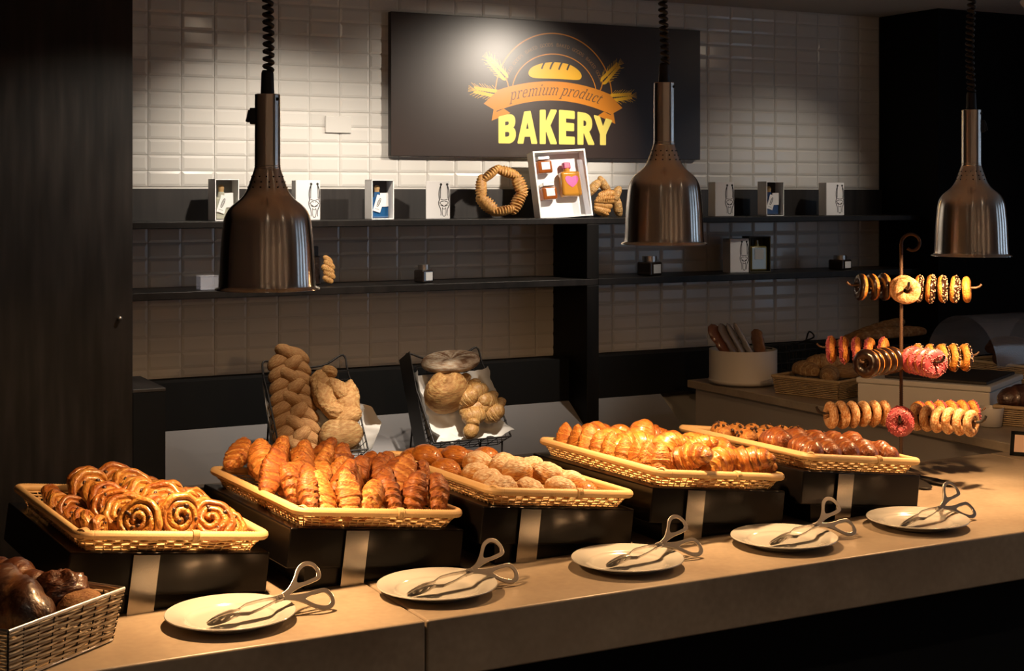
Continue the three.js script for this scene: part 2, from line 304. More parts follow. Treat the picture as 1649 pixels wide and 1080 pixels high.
// ---------- risers, wicker trays, plates, tongs ----------
const ORD = ['first', 'second', 'third', 'fourth', 'fifth', 'sixth', 'seventh', 'eighth', 'ninth', 'tenth', 'eleventh', 'twelfth'];
const TRAYS = ['raisin swirls', 'dark butter rolls', 'round buns', 'croissants', 'glazed pastries'];
const TILT = 7.2 * Math.PI / 180, TW = 0.4, TD = 0.55;
function trayFrame(i) {
  const O = V3(0.583 + 0.4575 * i, 1.075, -2.95), V = V3(-0.06, 0, -1).normalize(), X0 = V3(-V.z, 0, V.x), U = X0.clone().multiplyScalar(Math.cos(TILT)).add(V3(0, -Math.sin(TILT), 0)), N = U.clone().cross(V);
  const m = new THREE.Matrix4().makeBasis(U, N, V.clone().negate()), q = new THREE.Quaternion().setFromRotationMatrix(m);
  return { O, U, V, N, q, p: (u, v, h) => O.clone().addScaledVector(U, u).addScaledVector(V, v).addScaledVector(N, h) };
}
{
  // wicker tray, built once: local x across, y up from the rim plane, z towards the front (front edge z = 0, rear z = -TD)
  const corner = (k, inset, y) => { const r = 0.03, x0 = inset, x1 = TW - inset, z0 = -inset, z1 = -TD + inset; return [[x0, z0], [x1, z0], [x1, z1], [x0, z1]][k]; };
  const loop = (inset, r, n) => { // rounded rectangle as evenly spaced points with running length
    const x0 = inset, x1 = TW - inset, z0 = -inset, z1 = -TD + inset, s = new THREE.Path();
    s.moveTo(x0 + r, z0); s.lineTo(x1 - r, z0); s.absarc(x1 - r, z0 - r, r, Math.PI / 2, 0, true); s.lineTo(x1, z1 + r); s.absarc(x1 - r, z1 + r, r, 0, -Math.PI / 2, true); s.lineTo(x0 + r, z1); s.absarc(x0 + r, z1 + r, r, -Math.PI / 2, -Math.PI, true); s.lineTo(x0, z0 - r); s.absarc(x0 + r, z0 - r, r, Math.PI, Math.PI / 2, true);
    return s.getSpacedPoints(n).slice(0, n);
  };
  const ringSweep = (pts, rad, rf, nseg = 8) => { // sweep along closed loop of {x,y,z}, radius from rf(i)
    const n = pts.length, P = [], UV = [], I = [];
    for (let i = 0; i <= n; i++) {
      const a = pts[(i - 1 + n) % n], b = pts[(i + 1) % n], c = pts[i % n], t = b.clone().sub(a).normalize(), up = V3(0, 1, 0), s = t.clone().cross(up).normalize(), w = s.clone().cross(t);
      const r = rad * rf(i % n);
      for (let k = 0; k <= nseg; k++) { const q = k / nseg * Math.PI * 2; const v = c.clone().addScaledVector(s, Math.cos(q) * r).addScaledVector(w, Math.sin(q) * r); P.push(v.x, v.y, v.z); UV.push(i / n * 20, k / nseg); }
    }
    for (let i = 0; i < n; i++) for (let k = 0; k < nseg; k++) { const a = i * (nseg + 1) + k, b = a + nseg + 1; I.push(a, b, a + 1, b, b + 1, a + 1); }
    const g = new THREE.BufferGeometry(); g.setAttribute('position', new THREE.Float32BufferAttribute(P, 3)); g.setAttribute('uv', new THREE.Float32BufferAttribute(UV, 2)); g.setIndex(I); g.computeVertexNormals(); return g;
  };
  const NR = 640, rimPts = loop(0, 0.028, NR).map((p) => V3(p.x, 0, p.y));
  // front and rear rims are wound with fine cane, the side rims are smooth
  const wound = (i) => { const p = rimPts[i]; return p.z > -0.02 || p.z < -TD + 0.02 ? (i % 2 ? 1.0 : 0.90) : 1.0; };
  const rimGeo = ringSweep(rimPts, 0.0098, wound, 10);
  const wraps = [];
  for (const [x, z] of [[0.012, -0.012], [0.24, 0]]) { const n = 5; for (let k = 0; k < n; k++) { const g = new THREE.TorusGeometry(0.0108, 0.0016, 6, 14); g.rotateY(Math.PI / 2 + (x < 0.1 ? 0.75 : 0)); g.translate(x + (k - 2) * 0.003, 0, z - (x < 0.1 ? (k - 2) * 0.003 : 0)); wraps.push(g); } }
  const wrapGeo = [merge(wraps.slice(0, 5)), merge(wraps.slice(5))];
  // side weave: strands that pass in front of and behind the stakes
  const weave = [], stakes = [], NS = 96;
  for (let r = 0; r < 4; r++) {
    const y = -0.0085 - r * 0.0066, inset = 0.006 + r * 0.0045, pts = loop(inset, 0.026, NS * 4).map((p, i) => { const a = i / 4 * Math.PI + (r % 2) * Math.PI, c = V3(p.x - TW / 2, 0, p.y + TD / 2), k = 1 + Math.sin(a) * 0.0016 / 0.2; return V3(TW / 2 + c.x * k, y + Math.cos(a * 0.5) * 0.0006, -TD / 2 + c.z * k); });
    weave.push(ringSweep(pts, 0.0024, () => 1, 5));
  }
  const top = loop(0.003, 0.028, NS), bot = loop(0.022, 0.02, NS);
  for (let i = 0; i < NS; i++) stakes.push(bar(V3(top[i].x, -0.002, top[i].y), V3(bot[i].x, -0.035, bot[i].y), 0.0015, 5));
  const sideGeo = merge(weave), stakeGeo = merge(stakes);
  // floor of crossing splints
  const splints = []; for (let k = 0; k < 40; k++) splints.push(box(TW - 0.05, 0.0016, 0.0085, TW / 2, -0.0345 + (k % 2) * 0.0008, -0.03 - k * 0.0126));
  for (let k = 0; k < 16; k++) splints.push(box(0.006, 0.0022, TD - 0.05, 0.035 + k * 0.022, -0.0347, -TD / 2));
  const floorGeo = merge(splints);
  // riser: tilted lacquered crate on a wedge foot
  const crateGeo = merge([rbox(0.425, 0.086, 0.55, 0.004, 0.2025, -0.0795, -0.2855)]);
  const wedge = new THREE.Shape([[0.02, 0], [0.40, 0], [0.40, 0.002], [0.02, 0.05]].map((p) => new THREE.Vector2(...p)));
  for (let i = 0; i < 5; i++) {
    const F = trayFrame(i);
    const r = thing('display_riser', `black lacquered riser box under the wicker tray of ${TRAYS[i]}`, 'riser', 'black risers on the buffet counter', [F.O.x, 0.9005, F.O.z]);
    const turned = new THREE.Matrix4().makeTranslation(0, F.O.y - 0.9005, 0).multiply(new THREE.Matrix4().makeRotationFromQuaternion(F.q));
    part('crate', crateGeo.clone().applyMatrix4(turned), M.lacquer, r);
    part('wedge_foot', prep(new THREE.ExtrudeGeometry(wedge, { depth: 0.5, bevelEnabled: false }).translate(0, 0, -0.525)), M.lacquer, r);
    const t = thing('wicker_tray', `wicker tray filled with ${TRAYS[i]}`, 'basket', 'wicker trays on the black risers'); t.position.copy(F.O); t.quaternion.copy(F.q);
    part('rim', rimGeo, M.wicker, t); for (const w of wrapGeo) part('rim_binding', w, M.wicker, t); part('woven_side', sideGeo, M.wicker, t); part('stakes', stakeGeo, M.wicker, t).userData.kind = 'stuff'; part('woven_base', floorGeo, M.wicker, t);
    const c = solo('sign_plate', rbox(0.055, 0.122, 0.0016, 0.0007), M.plateSteel, `blank metal sign plate on the riser below the ${TRAYS[i]}`, 'sign', 'metal sign plates on the risers');
    c.position.copy(F.p(0.145 + [0, 0, -0.03, -0.025, -0.01][i], 0.004, -0.101)); c.quaternion.copy(F.q);
  }
}
// plates
const PLATES = [0.852, 1.303, 1.78, 2.227, 2.655], PZ = -2.822;
{
  const prof = [[0.0005, 0.0055], [0.06, 0.0055], [0.078, 0.0065], [0.086, 0.0095], [0.092, 0.0135], [0.108, 0.0185], [0.124, 0.0215], [0.1275, 0.0222], [0.1285, 0.0208], [0.127, 0.019], [0.11, 0.0145], [0.094, 0.009], [0.084, 0.003], [0.08, 0.0005], [0.074, 0.0005], [0.072, 0.003], [0.0005, 0.003]];
  const g = merge([lathe(new THREE.SplineCurve(prof.map((p) => new THREE.Vector2(...p))).getPoints(90).map((p) => [Math.max(p.x, 0.0004), p.y]), 72)]);
  PLATES.forEach((x, i) => { const p = solo('plate', g, M.china, `round cream plate in front of the ${TRAYS[i]}`, 'plate', 'plates along the counter front'); p.position.set(x, 0.9, PZ); });
}
// tongs: local x runs from the gripping end (0) to the finger rings, local y opens the arms
{
  const ringShape = (sgn) => { // rounded triangular finger ring
    const rim = (l, n) => new THREE.CatmullRomCurve3(l.map(([x, y]) => V3(x, y * sgn, 0)), true).getPoints(n).map((p) => new THREE.Vector2(p.x, p.y));
    const out = rim([[0.166, 0.003], [0.19, 0.013], [0.212, 0.030], [0.232, 0.050], [0.252, 0.0565], [0.268, 0.050], [0.274, 0.032], [0.268, 0.014], [0.246, 0.0095], [0.220, 0.0085], [0.196, 0.004], [0.172, -0.003]], 72);
    const inn = rim([[0.215, 0.0195], [0.234, 0.042], [0.252, 0.0485], [0.263, 0.043], [0.267, 0.031], [0.261, 0.0195], [0.243, 0.0165], [0.226, 0.016]], 48);
    const s = new THREE.Shape(out); s.holes.push(new THREE.Path(inn));
    return new THREE.ExtrudeGeometry(s, { depth: 0.0022, bevelEnabled: true, bevelSize: 0.0009, bevelThickness: 0.0008, bevelSegments: 2, curveSegments: 12 }).translate(0, 0, -0.0011);
  };
  // flat arm from the pivot to the head: bent strip
  const strip = (pts, wz, th) => { const P = [], I = [], n = pts.length; pts.forEach(([x, y, w], i) => { const a = pts[Math.max(0, i - 1)], b = pts[Math.min(n - 1, i + 1)], l = Math.hypot(b[0] - a[0], b[1] - a[1]), nx = -(b[1] - a[1]) / l * th, ny = (b[0] - a[0]) / l * th, k = w ?? wz; P.push(x + nx, y + ny, -k, x + nx, y + ny, k, x - nx, y - ny, k, x - nx, y - ny, -k); });
    for (let i = 0; i < n - 1; i++) for (let k = 0; k < 4; k++) { const a = i * 4 + k, b = i * 4 + (k + 1) % 4; I.push(a, b, a + 4, b, b + 4, a + 4); } I.push(0, 2, 1, 0, 3, 2); const e = (n - 1) * 4; I.push(e, e + 1, e + 2, e, e + 2, e + 3);
    const g = new THREE.BufferGeometry(); g.setAttribute('position', new THREE.Float32BufferAttribute(P, 3)); g.setIndex(I); const q = g.toNonIndexed(); q.computeVertexNormals(); return q; };
  const head = (y, slope) => { // slotted spoon-shaped blade lying in x-z, tipped by slope
    const s = new THREE.Shape(); s.moveTo(0, 0); s.bezierCurveTo(0.004, 0.016, 0.03, 0.021, 0.05, 0.016); s.quadraticCurveTo(0.064, 0.012, 0.074, 0.004); s.lineTo(0.074, -0.004); s.quadraticCurveTo(0.064, -0.012, 0.05, -0.016); s.bezierCurveTo(0.03, -0.021, 0.004, -0.016, 0, 0);
    for (const [a, r] of [[0.016, 0.005], [0.034, 0.006], [0.053, 0.005]]) { const h = new THREE.Path(); h.absellipse(a, 0, r * 0.8, r, 0, Math.PI * 2); s.holes.push(h); }
    const g = new THREE.ExtrudeGeometry(s, { depth: 0.001, bevelEnabled: true, bevelSize: 0.0006, bevelThickness: 0.0005, bevelSegments: 1, curveSegments: 20 }); g.rotateX(Math.PI / 2); g.rotateZ(slope); return g.translate(0, y, 0); };
  const arm = (sg) => merge([ringShape(-sg), strip([[0.066, 0.0035 * sg, 0.006], [0.09, 0.010 * sg, 0.006], [0.12, 0.0085 * sg, 0.0056], [0.15, 0.004 * sg, 0.006], [0.168, 0.0005 * sg, 0.006]], 0.0045, 0.0008), head(0.0008 * sg, 0.045 * sg)]);
  const g1 = arm(1), g2 = arm(-1), pin = merge([rbox(0.02, 0.012, 0.013, 0.002, 0.162, 0, 0), at(cyl(0.0035, 0.0035, 0.017, 12), 0.162, 0, 0, Math.PI / 2)]);
  const base = thing('pastry_tongs', `steel scissor tongs resting on the plate in front of the ${TRAYS[0]}`, 'tongs', 'serving tongs on the plates');
  part('arm', g1, M.tongSteel, base); part('arm', g2, M.tongSteel, base); part('pivot', pin, M.tongSteel, base);
  PLATES.forEach((x, i) => {
    const t = i ? copyOf(base, `steel scissor tongs resting on the plate in front of the ${TRAYS[i]}`) : base;
    // head rests in the plate, the arms lie across its rim, rings stick out to the right; the opening plane stands up
    const d = [[-0.062, 0.05], [-0.088, 0.042], [-0.075, 0.03], [-0.07, 0.035], [-0.088, 0.035]][i];
    t.position.set(x + d[0], 0.9195, PZ + d[1]);
    const X = V3(0.972, 0.115, -0.22 + [0, 0.02, 0.04, 0.06, 0.03][i]).normalize(), up = V3(-0.14, 0.72, -0.68), Z = X.clone().cross(up).normalize(), Y = Z.clone().cross(X);
    t.quaternion.setFromRotationMatrix(new THREE.Matrix4().makeBasis(X, Y, Z));
  });
}
// ---------- baked goods ----------
const bake = (name, o) => phy(name, { vertexColors: true, color: lin(1, 1, 1), roughness: 0.5, map: T.crumb, bumpMap: T.crust, bumpScale: 0.0028, ...o });
bake('crust', { roughness: 0.6, clearcoat: 0.16, clearcoatRoughness: 0.35 });
bake('glazed', { roughness: 0.42, clearcoat: 0.5, clearcoatRoughness: 0.18 });
bake('dry', { roughness: 0.8 });
const C = { gold: [0.62, 0.26, 0.045], pale: [0.80, 0.50, 0.17], brown: [0.34, 0.10, 0.015], dark: [0.16, 0.045, 0.010], yellow: [0.72, 0.44, 0.10], choc: [0.022, 0.009, 0.005], sugar: [0.80, 0.74, 0.64], bread: [0.46, 0.29, 0.12], breadPale: [0.58, 0.40, 0.19], pink: [0.62, 0.10, 0.13] };
const cm = (a, b, t) => [mix(a[0], b[0], t), mix(a[1], b[1], t), mix(a[2], b[2], t)];
// generic param surface: f(s, t) -> {p: Vector3, c: [r,g,b]}, t closes on itself
function surface(ns, nt, f, uvs = [1, 1]) {
  const P = [], K = [], UV = [], I = [];
  for (let i = 0; i <= ns; i++) for (let j = 0; j <= nt; j++) { const o = f(i / ns, j / nt); P.push(o.p.x, o.p.y, o.p.z); K.push(...(o.c ?? [1, 1, 1])); UV.push(i / ns * uvs[0], j / nt * uvs[1]); }
  for (let i = 0; i < ns; i++) for (let j = 0; j < nt; j++) { const a = i * (nt + 1) + j, b = a + nt + 1; I.push(a, b, a + 1, b, b + 1, a + 1); }
  const g = new THREE.BufferGeometry(); g.setAttribute('position', new THREE.Float32BufferAttribute(P, 3)); g.setAttribute('color', new THREE.Float32BufferAttribute(K, 3)); g.setAttribute('uv', new THREE.Float32BufferAttribute(UV, 2)); g.setIndex(I); g.computeVertexNormals();
  // weld the seam's normals
  const n = g.attributes.normal; for (let i = 0; i <= ns; i++) { const a = i * (nt + 1), b = a + nt, x = n.getX(a) + n.getX(b), y = n.getY(a) + n.getY(b), z = n.getZ(a) + n.getZ(b), l = Math.hypot(x, y, z) || 1; n.setXYZ(a, x / l, y / l, z / l); n.setXYZ(b, x / l, y / l, z / l); }
  return g;
}
// rolled pastry along local x, centred, flattened underneath: croissants, butter rolls, twists
function rollGeo({ L, R, segs = 6, ridge = 0.16, bend = 0, seed = 1, taper = 0.55, spiral = 0.5, sym = true, cols = [C.gold, C.brown, C.pale], edge = 0.25, lump = 0.08, tip = 0.12 }) {
  const s0 = seed * 13.7;
  return surface(66, 22, (s, t) => {
    const x = s * 2 - 1, u = Math.abs(x), a = t * Math.PI * 2;
    const env = Math.pow(Math.max(0, 1 - Math.pow(u, 2.2)), taper) * (1 - tip * u) ;
    const ph = (sym ? u * segs : (s * segs)) + spiral * (t < 0.5 ? t * 2 : 2 - t * 2) * (sym ? 1 : 1) + noise(s0, t * 2, 1) * 0.25;
    const f = ph - Math.floor(ph), step = sym ? (f - 0.5) : Math.sin(f * Math.PI) - 0.6;
    const fl = Math.sin(ph * 25 + 3 * noise(t * 3, s * 2, s0)); let r = R * env * (1 + ridge * step + 0.012 * fl + 0.5 * lump * fbm(s * 11 + s0, Math.cos(a) * 3, Math.sin(a) * 3, 2) + lump * fbm(s * 3 + s0, Math.cos(a) * 0.9, Math.sin(a) * 0.9, 3));
    const y = Math.sin(a) * r, z = Math.cos(a) * r, ang = x * bend, rad = bend ? L / 2 / bend : 0;
    const cx = bend ? Math.sin(ang) * rad : x * L / 2, cz = bend ? (1 - Math.cos(ang)) * rad : 0;
    const n1 = fbm(s * 5 + s0, a * 0.9, 3, 3), groove = sym ? smooth(edge * 1.6, 0, f) : smooth(1 - edge, 1, f) + smooth(edge * 0.6, 0, f), brow = sym ? smooth(1 - edge * 1.6, 1, f) : 0;
    const k = clamp(0.3 + 1.2 * n1 + 0.35 * smooth(0.6, 1, u) + 0.55 * brow + 0.10 * fl);
    let c = cm(cm(cols[0], cols[1], k), cols[2], clamp(groove * 0.75 - n1 * 0.4));
    return { p: V3(cx + (bend ? -Math.sin(ang) * z : 0), (y < -R * 0.35 ? -R * 0.35 + (y + R * 0.35) * 0.35 : y), cz + (bend ? Math.cos(ang) * z : z)), c };
  }, [3, 2]);
}
// spiral swirl lying flat in x-z, face up
function swirlGeo(R, H, seed, cols = [C.yellow, C.brown, C.pale]) {
  const turns = 2.9, s0 = seed * 7.1, w = R / (turns + 0.35);
  const coil = surface(120, 9, (s, t) => {
    const a = s * turns * Math.PI * 2 + s0, r = 0.35 * w + s * turns * w, q = t * Math.PI * 2, e = smooth(0, 0.05, s) * smooth(1, 0.96, s);
    const hh = H * (0.86 + 0.22 * noise(s * 9 + s0, 2, 0) + 0.15 * (1 - s)), rr = (r + Math.cos(q) * w * 0.66 * e) * (1 + 0.13 * noise(Math.cos(a) * 1.6 + s0, Math.sin(a) * 1.6, 4)) + 0.10 * w * noise(s * 30, q, s0), n = fbm(s * 14 + s0, q * 0.6, 2, 3);
    const crustiness = clamp(0.42 + 1.4 * n + 0.45 * smooth(0.5, 1, s));
    return { p: V3(Math.cos(a) * rr, Math.sin(q) * hh * 0.5 * e + 0.05 * H * noise(s * 6, s0, 1), Math.sin(a) * rr), c: cm(cm(cols[0], cols[1], crustiness), cols[2], clamp(0.3 - n)) };
  }, [8, 1]);
  const disc = surface(3, 24, (s, t) => ({ p: V3(Math.cos(t * 6.2832) * R * 0.93 * s, 0, -Math.sin(t * 6.2832) * R * 0.93 * s), c: cm(C.brown, C.gold, 0.4) }));
  return merge([coil, disc.toNonIndexed() && disc], true);
}
function blobGeo(rx, ry, rz, seed, { lump = 0.06, flat = 0.5, cols = [C.gold, C.brown], sugar = 0, scale = 1.6, crack = 0, ns = 26, nt = 36 } = {}) {
  const s0 = seed * 5.3;
  return surface(ns, nt, (s, t) => {
    const th = s * Math.PI, a = t * Math.PI * 2, d = V3(Math.sin(th) * Math.cos(a), Math.cos(th), -Math.sin(th) * Math.sin(a));
    let n = fbm(d.x * scale + s0, d.y * scale, d.z * scale, 3), k = 1 + lump * 2 * n;
    let cr = 0; if (crack) { const q = d.x * 0.8 + d.z * 0.25 + 0.25 * noise(d.z * 2 + s0, d.x * 2, 0); cr = Math.exp(-(q * q) / 0.012) * smooth(0.1, 0.5, d.y); k -= crack * cr; }
    let y = d.y * ry * k; if (y < -ry * flat) y = -ry * flat + (y + ry * flat) * 0.2;
    const fn = fbm(d.x * 4 + s0, d.y * 4, d.z * 4, 3); let c = cm(cols[0], cols[1], clamp(0.42 + 1.3 * fn - cr * 0.4)); if (cr && cols[2]) c = cm(c, cols[2], cr * 0.7);
    if (sugar) { const g = smooth(-0.15, 0.40, 0.9 * fbm(d.x * 22 + s0, d.y * 22, d.z * 22, 3) + (d.y - 0.22) * 1.0 * sugar + n * 0.9); c = cm(c, C.sugar, g * 0.84); }
    return { p: V3(d.x * rx * k, y, d.z * rz * k), c };
  }, [3, 2]);
}
const place = (o, F, u, v, h, e) => { o.position.copy(F.p(u, v, h)); o.quaternion.copy(F.q).multiply(new THREE.Quaternion().setFromEuler(new THREE.Euler(...e, 'YXZ'))); return o; };
const NUMW = ['one', 'two', 'three', 'four', 'five', 'six', 'seven'];

// tray 1: raisin swirls standing in four rows that run from front to rear
{
  const F = trayFrame(0), R = rng(11), raisinMat = std('raisin', { color: lin(0.03, 0.012, 0.008), roughness: 0.4 });
  const kinds = [1, 2, 3, 4, 5].map((s) => {
    const Rr = 0.045, H = 0.03, q = rng(s * 77), rs = [];
    for (let k = 0; k < 9; k++) { const a = q() * 6.28, r = Rr * (0.2 + 0.62 * q()); rs.push(at(new THREE.SphereGeometry(0.0042, 8, 6), Math.cos(a) * r, H * 0.40 * (k % 3 ? 1 : -1), Math.sin(a) * r, 0, a, 0, 1.3, 0.8, 1)); }
    return { g: swirlGeo(Rr, H, s, s % 2 ? [[0.62, 0.31, 0.06], [0.30, 0.088, 0.014], C.yellow] : [[0.55, 0.24, 0.042], [0.24, 0.066, 0.010], C.gold]), r: merge(rs) };
  });
  const run = (a, b, n) => Array.from({ length: n }, (_, i) => mix(a, b, i / (n - 1)));
  const rows = [['far left', 0.052, 0, 0.72, run(0.05, 0.42, 9), 0.000], ['inner left', 0.128, 0, 1.0, run(0.045, 0.47, 11), 0.024], ['middle', 0.205, 0, 1.02, run(0.04, 0.45, 10), 0.030], ['inner right', 0.272, 0, 1.0, run(0.045, 0.43, 9), 0.020], ['far right', 0.325, 0, 0.86, run(0.06, 0.30, 6), 0.014]];
  for (const [rn, u, , sc, vs, h] of rows) vs.forEach((v, i) => {
    const k = kinds[Math.floor(R() * 5)], t = thing('raisin_swirl', `raisin swirl in the ${rn} row of its wicker tray, ${ORD[i]} from the front`, 'pastry', 'raisin swirls in the left wicker tray');
    part('dough', k.g, M.glazed, t); part('raisins', k.r, raisinMat, t).userData.kind = 'stuff';
    place(t, F, u + (R() - 0.5) * 0.03, v + (R() - 0.5) * 0.014, h + (R() - 0.5) * 0.014, [(i ? 0.85 : 1.2) + (R() - 0.5) * 0.5, (R() - 0.5) * 0.8 + (rn === 'far left' ? 0.7 : 0), (R() - 0.5) * 0.5]); t.scale.setScalar(sc * (0.94 + 0.12 * R()));
    t.rotateY(R() * 6.28);
  });
}
// tray 2: long dark butter rolls leaning in ranks
{
  const F = trayFrame(1), R = rng(22);
  const kinds = [1, 2, 3, 4, 5].map((s) => rollGeo({ L: 0.138, R: 0.033, segs: 3.2, ridge: 0.24, seed: s + 20, taper: 0.40, spiral: 0.8, lump: 0.34, tip: 0.30, bend: 0.35, cols: s > 3 ? [[0.56, 0.23, 0.04], [0.32, 0.095, 0.015], C.pale] : [[0.40, 0.135, 0.022], [0.20, 0.052, 0.009], [0.56, 0.25, 0.05]] }));
  const light = rollGeo({ L: 0.14, R: 0.033, segs: 3.5, ridge: 0.24, seed: 31, taper: 0.40, spiral: 0.8, lump: 0.30, tip: 0.25, bend: 0.3, cols: [[0.66, 0.31, 0.065], [0.40, 0.135, 0.022], [0.82, 0.54, 0.20]] });
  const ranks = [['front', 0.055, 7, 0.000], ['second', 0.155, 7, 0.008], ['third', 0.255, 7, 0.012], ['fourth', 0.36, 7, 0.016], ['rear', 0.47, 6, 0.016]];
  for (const [rn, v, n, h] of ranks) for (let i = 0; i < n; i++) {
    const u = 0.032 + i * 0.0545 + (rn === 'second' || rn === 'fourth' ? 0.01 : 0), m = solo('butter_roll', (i < 4 && R() < 0.40) ? light : kinds[Math.floor(R() * 5)], M.crust, `dark golden butter roll in the ${rn} rank of its tray, ${ORD[i]} from the left`, 'pastry', 'butter rolls in the second wicker tray');
    // local x of the roll points up, back and a little to the right
    const X = V3(0.42 + (R() - 0.5) * 0.9, 0.62, -0.55 + (R() - 0.5) * 0.8).normalize(), Z = X.clone().cross(V3(-0.2 + R() * 0.4, 0.3, 1)).normalize(), Y = Z.clone().cross(X);
    m.position.copy(F.p(u + (R() - 0.5) * 0.024, v + (R() - 0.5) * 0.04, h + 0.024 + (R() - 0.3) * 0.018)); m.quaternion.copy(F.q).multiply(new THREE.Quaternion().setFromRotationMatrix(new THREE.Matrix4().makeBasis(X, Y, Z))); m.rotateX(R() * 6.28); m.scale.setScalar(0.84 + R() * 0.22);
  }
}
// tray 3: round buns, plain at the rear left, sugared in front
{
  const F = trayFrame(2), R = rng(33);
  const plain = [1, 2, 3].map((s) => blobGeo(0.042, 0.031, 0.038, s, { lump: 0.05, cols: [[0.58, 0.24, 0.036], [0.42, 0.14, 0.018]] }));
  const sug = [1, 2, 3, 4].map((s) => blobGeo(0.040, 0.031, 0.037, s + 9, { lump: 0.11, cols: [[0.60, 0.32, 0.085], [0.46, 0.20, 0.04]], sugar: 1 }));
  const P = [['rear', [[0.06, 0.50], [0.145, 0.505], [0.225, 0.50]]], ['rear middle', [[0.055, 0.42], [0.14, 0.425], [0.225, 0.42]]]];
  for (const [rn, l] of P) l.forEach(([u, v], i) => place(solo('plain_bun', plain[i % 3], M.glazed, `smooth golden bun in the ${rn} row of its tray, ${ORD[i]} from the left`, 'bun', 'plain buns in the third wicker tray'), F, u, v, -0.005 + (rn === 'rear middle' ? 0.02 : 0), [(R() - 0.5) * 0.4, R() * 6, (R() - 0.5) * 0.4]));
  place(solo('plain_bun', plain[1], M.glazed, 'small smooth golden bun at the right front of its tray beside the sugared buns', 'bun', 'plain buns in the third wicker tray'), F, 0.315, 0.075, -0.006, [0.1, 1, 0.2]).scale.setScalar(0.72);
  place(solo('plain_bun', plain[2], M.glazed, 'smooth golden bun against the left rim of its tray in front of the plain ones', 'bun', 'plain buns in the third wicker tray'), F, 0.06, 0.325, -0.004, [0.1, 2, 0.1]).scale.setScalar(0.95);
  const Q = [['rear', [[0.155, 0.335, 0.012], [0.235, 0.335, 0.012], [0.31, 0.40, -0.004]]], ['middle', [[0.10, 0.245, 0.0], [0.18, 0.25, 0.016], [0.26, 0.25, 0.014], [0.335, 0.27, 0]]], ['front middle', [[0.08, 0.15, -0.003], [0.16, 0.155, 0.02], [0.245, 0.155, 0.016], [0.325, 0.165, -0.003]]], ['front', [[0.06, 0.06, -0.006], [0.14, 0.06, -0.006], [0.225, 0.06, -0.002]]]];
  for (const [rn, l] of Q) l.forEach(([u, v, h], i) => place(solo('sugared_bun', sug[Math.floor(R() * 4)], M.dry, `bun dusted with sugar in the ${rn} sugared row, ${ORD[i]} from the left`, 'bun', 'sugared buns in the third wicker tray'), F, u, v, h, [(R() - 0.5) * 0.35, R() * 6, (R() - 0.5) * 0.35]).scale.setScalar(0.93 + R() * 0.16));
}
// tray 4: pointed rolls along the left rim, crescents in rows
{
  const F = trayFrame(3), R = rng(44);
  const cone = [1, 2, 3].map((s) => rollGeo({ L: 0.11, R: 0.027, segs: 3, ridge: 0.14, seed: s + 40, taper: 0.8, spiral: 0.9, lump: 0.08, tip: 0.1, cols: [[0.60, 0.25, 0.04], [0.40, 0.13, 0.02], [0.70, 0.38, 0.09]] }));
  const cro = [1, 2, 3, 4].map((s) => rollGeo({ L: 0.185, R: 0.042, segs: 3.4, ridge: 0.26, bend: 0.8, seed: s + 50, taper: 0.62, spiral: 0.45, lump: 0.10, cols: s % 2 ? [[0.68, 0.31, 0.055], [0.40, 0.125, 0.018], [0.84, 0.56, 0.19]] : [[0.58, 0.22, 0.036], [0.28, 0.075, 0.012], [0.80, 0.47, 0.13]] }));
  for (let i = 0; i < 9; i++) {
    const v = 0.07 + i * 0.054, m = solo('pointed_roll', cone[i % 3], M.crust, `pointed golden roll along the left rim of the croissant tray, ${ORD[i]} from the front`, 'pastry', 'pointed rolls beside the croissants');
    const X = V3(0.18 + R() * 0.1, 0.9, -0.35).normalize(), Z = X.clone().cross(V3(0, 0.3, 1)).normalize(), Y = Z.clone().cross(X);
    m.position.copy(F.p(0.052 + (R() - 0.5) * 0.01, v, 0.012)); m.quaternion.copy(F.q).multiply(new THREE.Quaternion().setFromRotationMatrix(new THREE.Matrix4().makeBasis(X, Y, Z))); m.rotateX(R() * 6.28); m.scale.setScalar(0.9 + R() * 0.22);
  }
  const rows = [['inner left', 0.135, [0.07, 0.18, 0.29, 0.40, 0.5]], ['middle', 0.22, [0.065, 0.17, 0.28, 0.39, 0.49]], ['right', 0.305, [0.06, 0.165, 0.275, 0.385, 0.49]], ['far right', 0.35, [0.075, 0.17]]];
  for (const [rn, u, vs] of rows) vs.forEach((v, i) => {
    const m = solo('croissant', cro[Math.floor(R() * 4)], M.glazed, `flaky croissant in the ${rn} row of its tray, ${ORD[i]} from the front`, 'croissant', 'croissants in the fourth wicker tray');
    const far = rn === 'far right'; place(m, F, u + (R() - 0.5) * 0.02, v, (far ? 0.006 : 0.018) + R() * 0.01, [(R() - 0.5) * 0.7 + 0.5, R() * 2.4 - 1.0 + (i % 2) * 0.6, (R() - 0.3) * 0.9 + 0.25]); m.scale.setScalar((far ? 0.72 : 0.88) + R() * 0.14);
  });
}
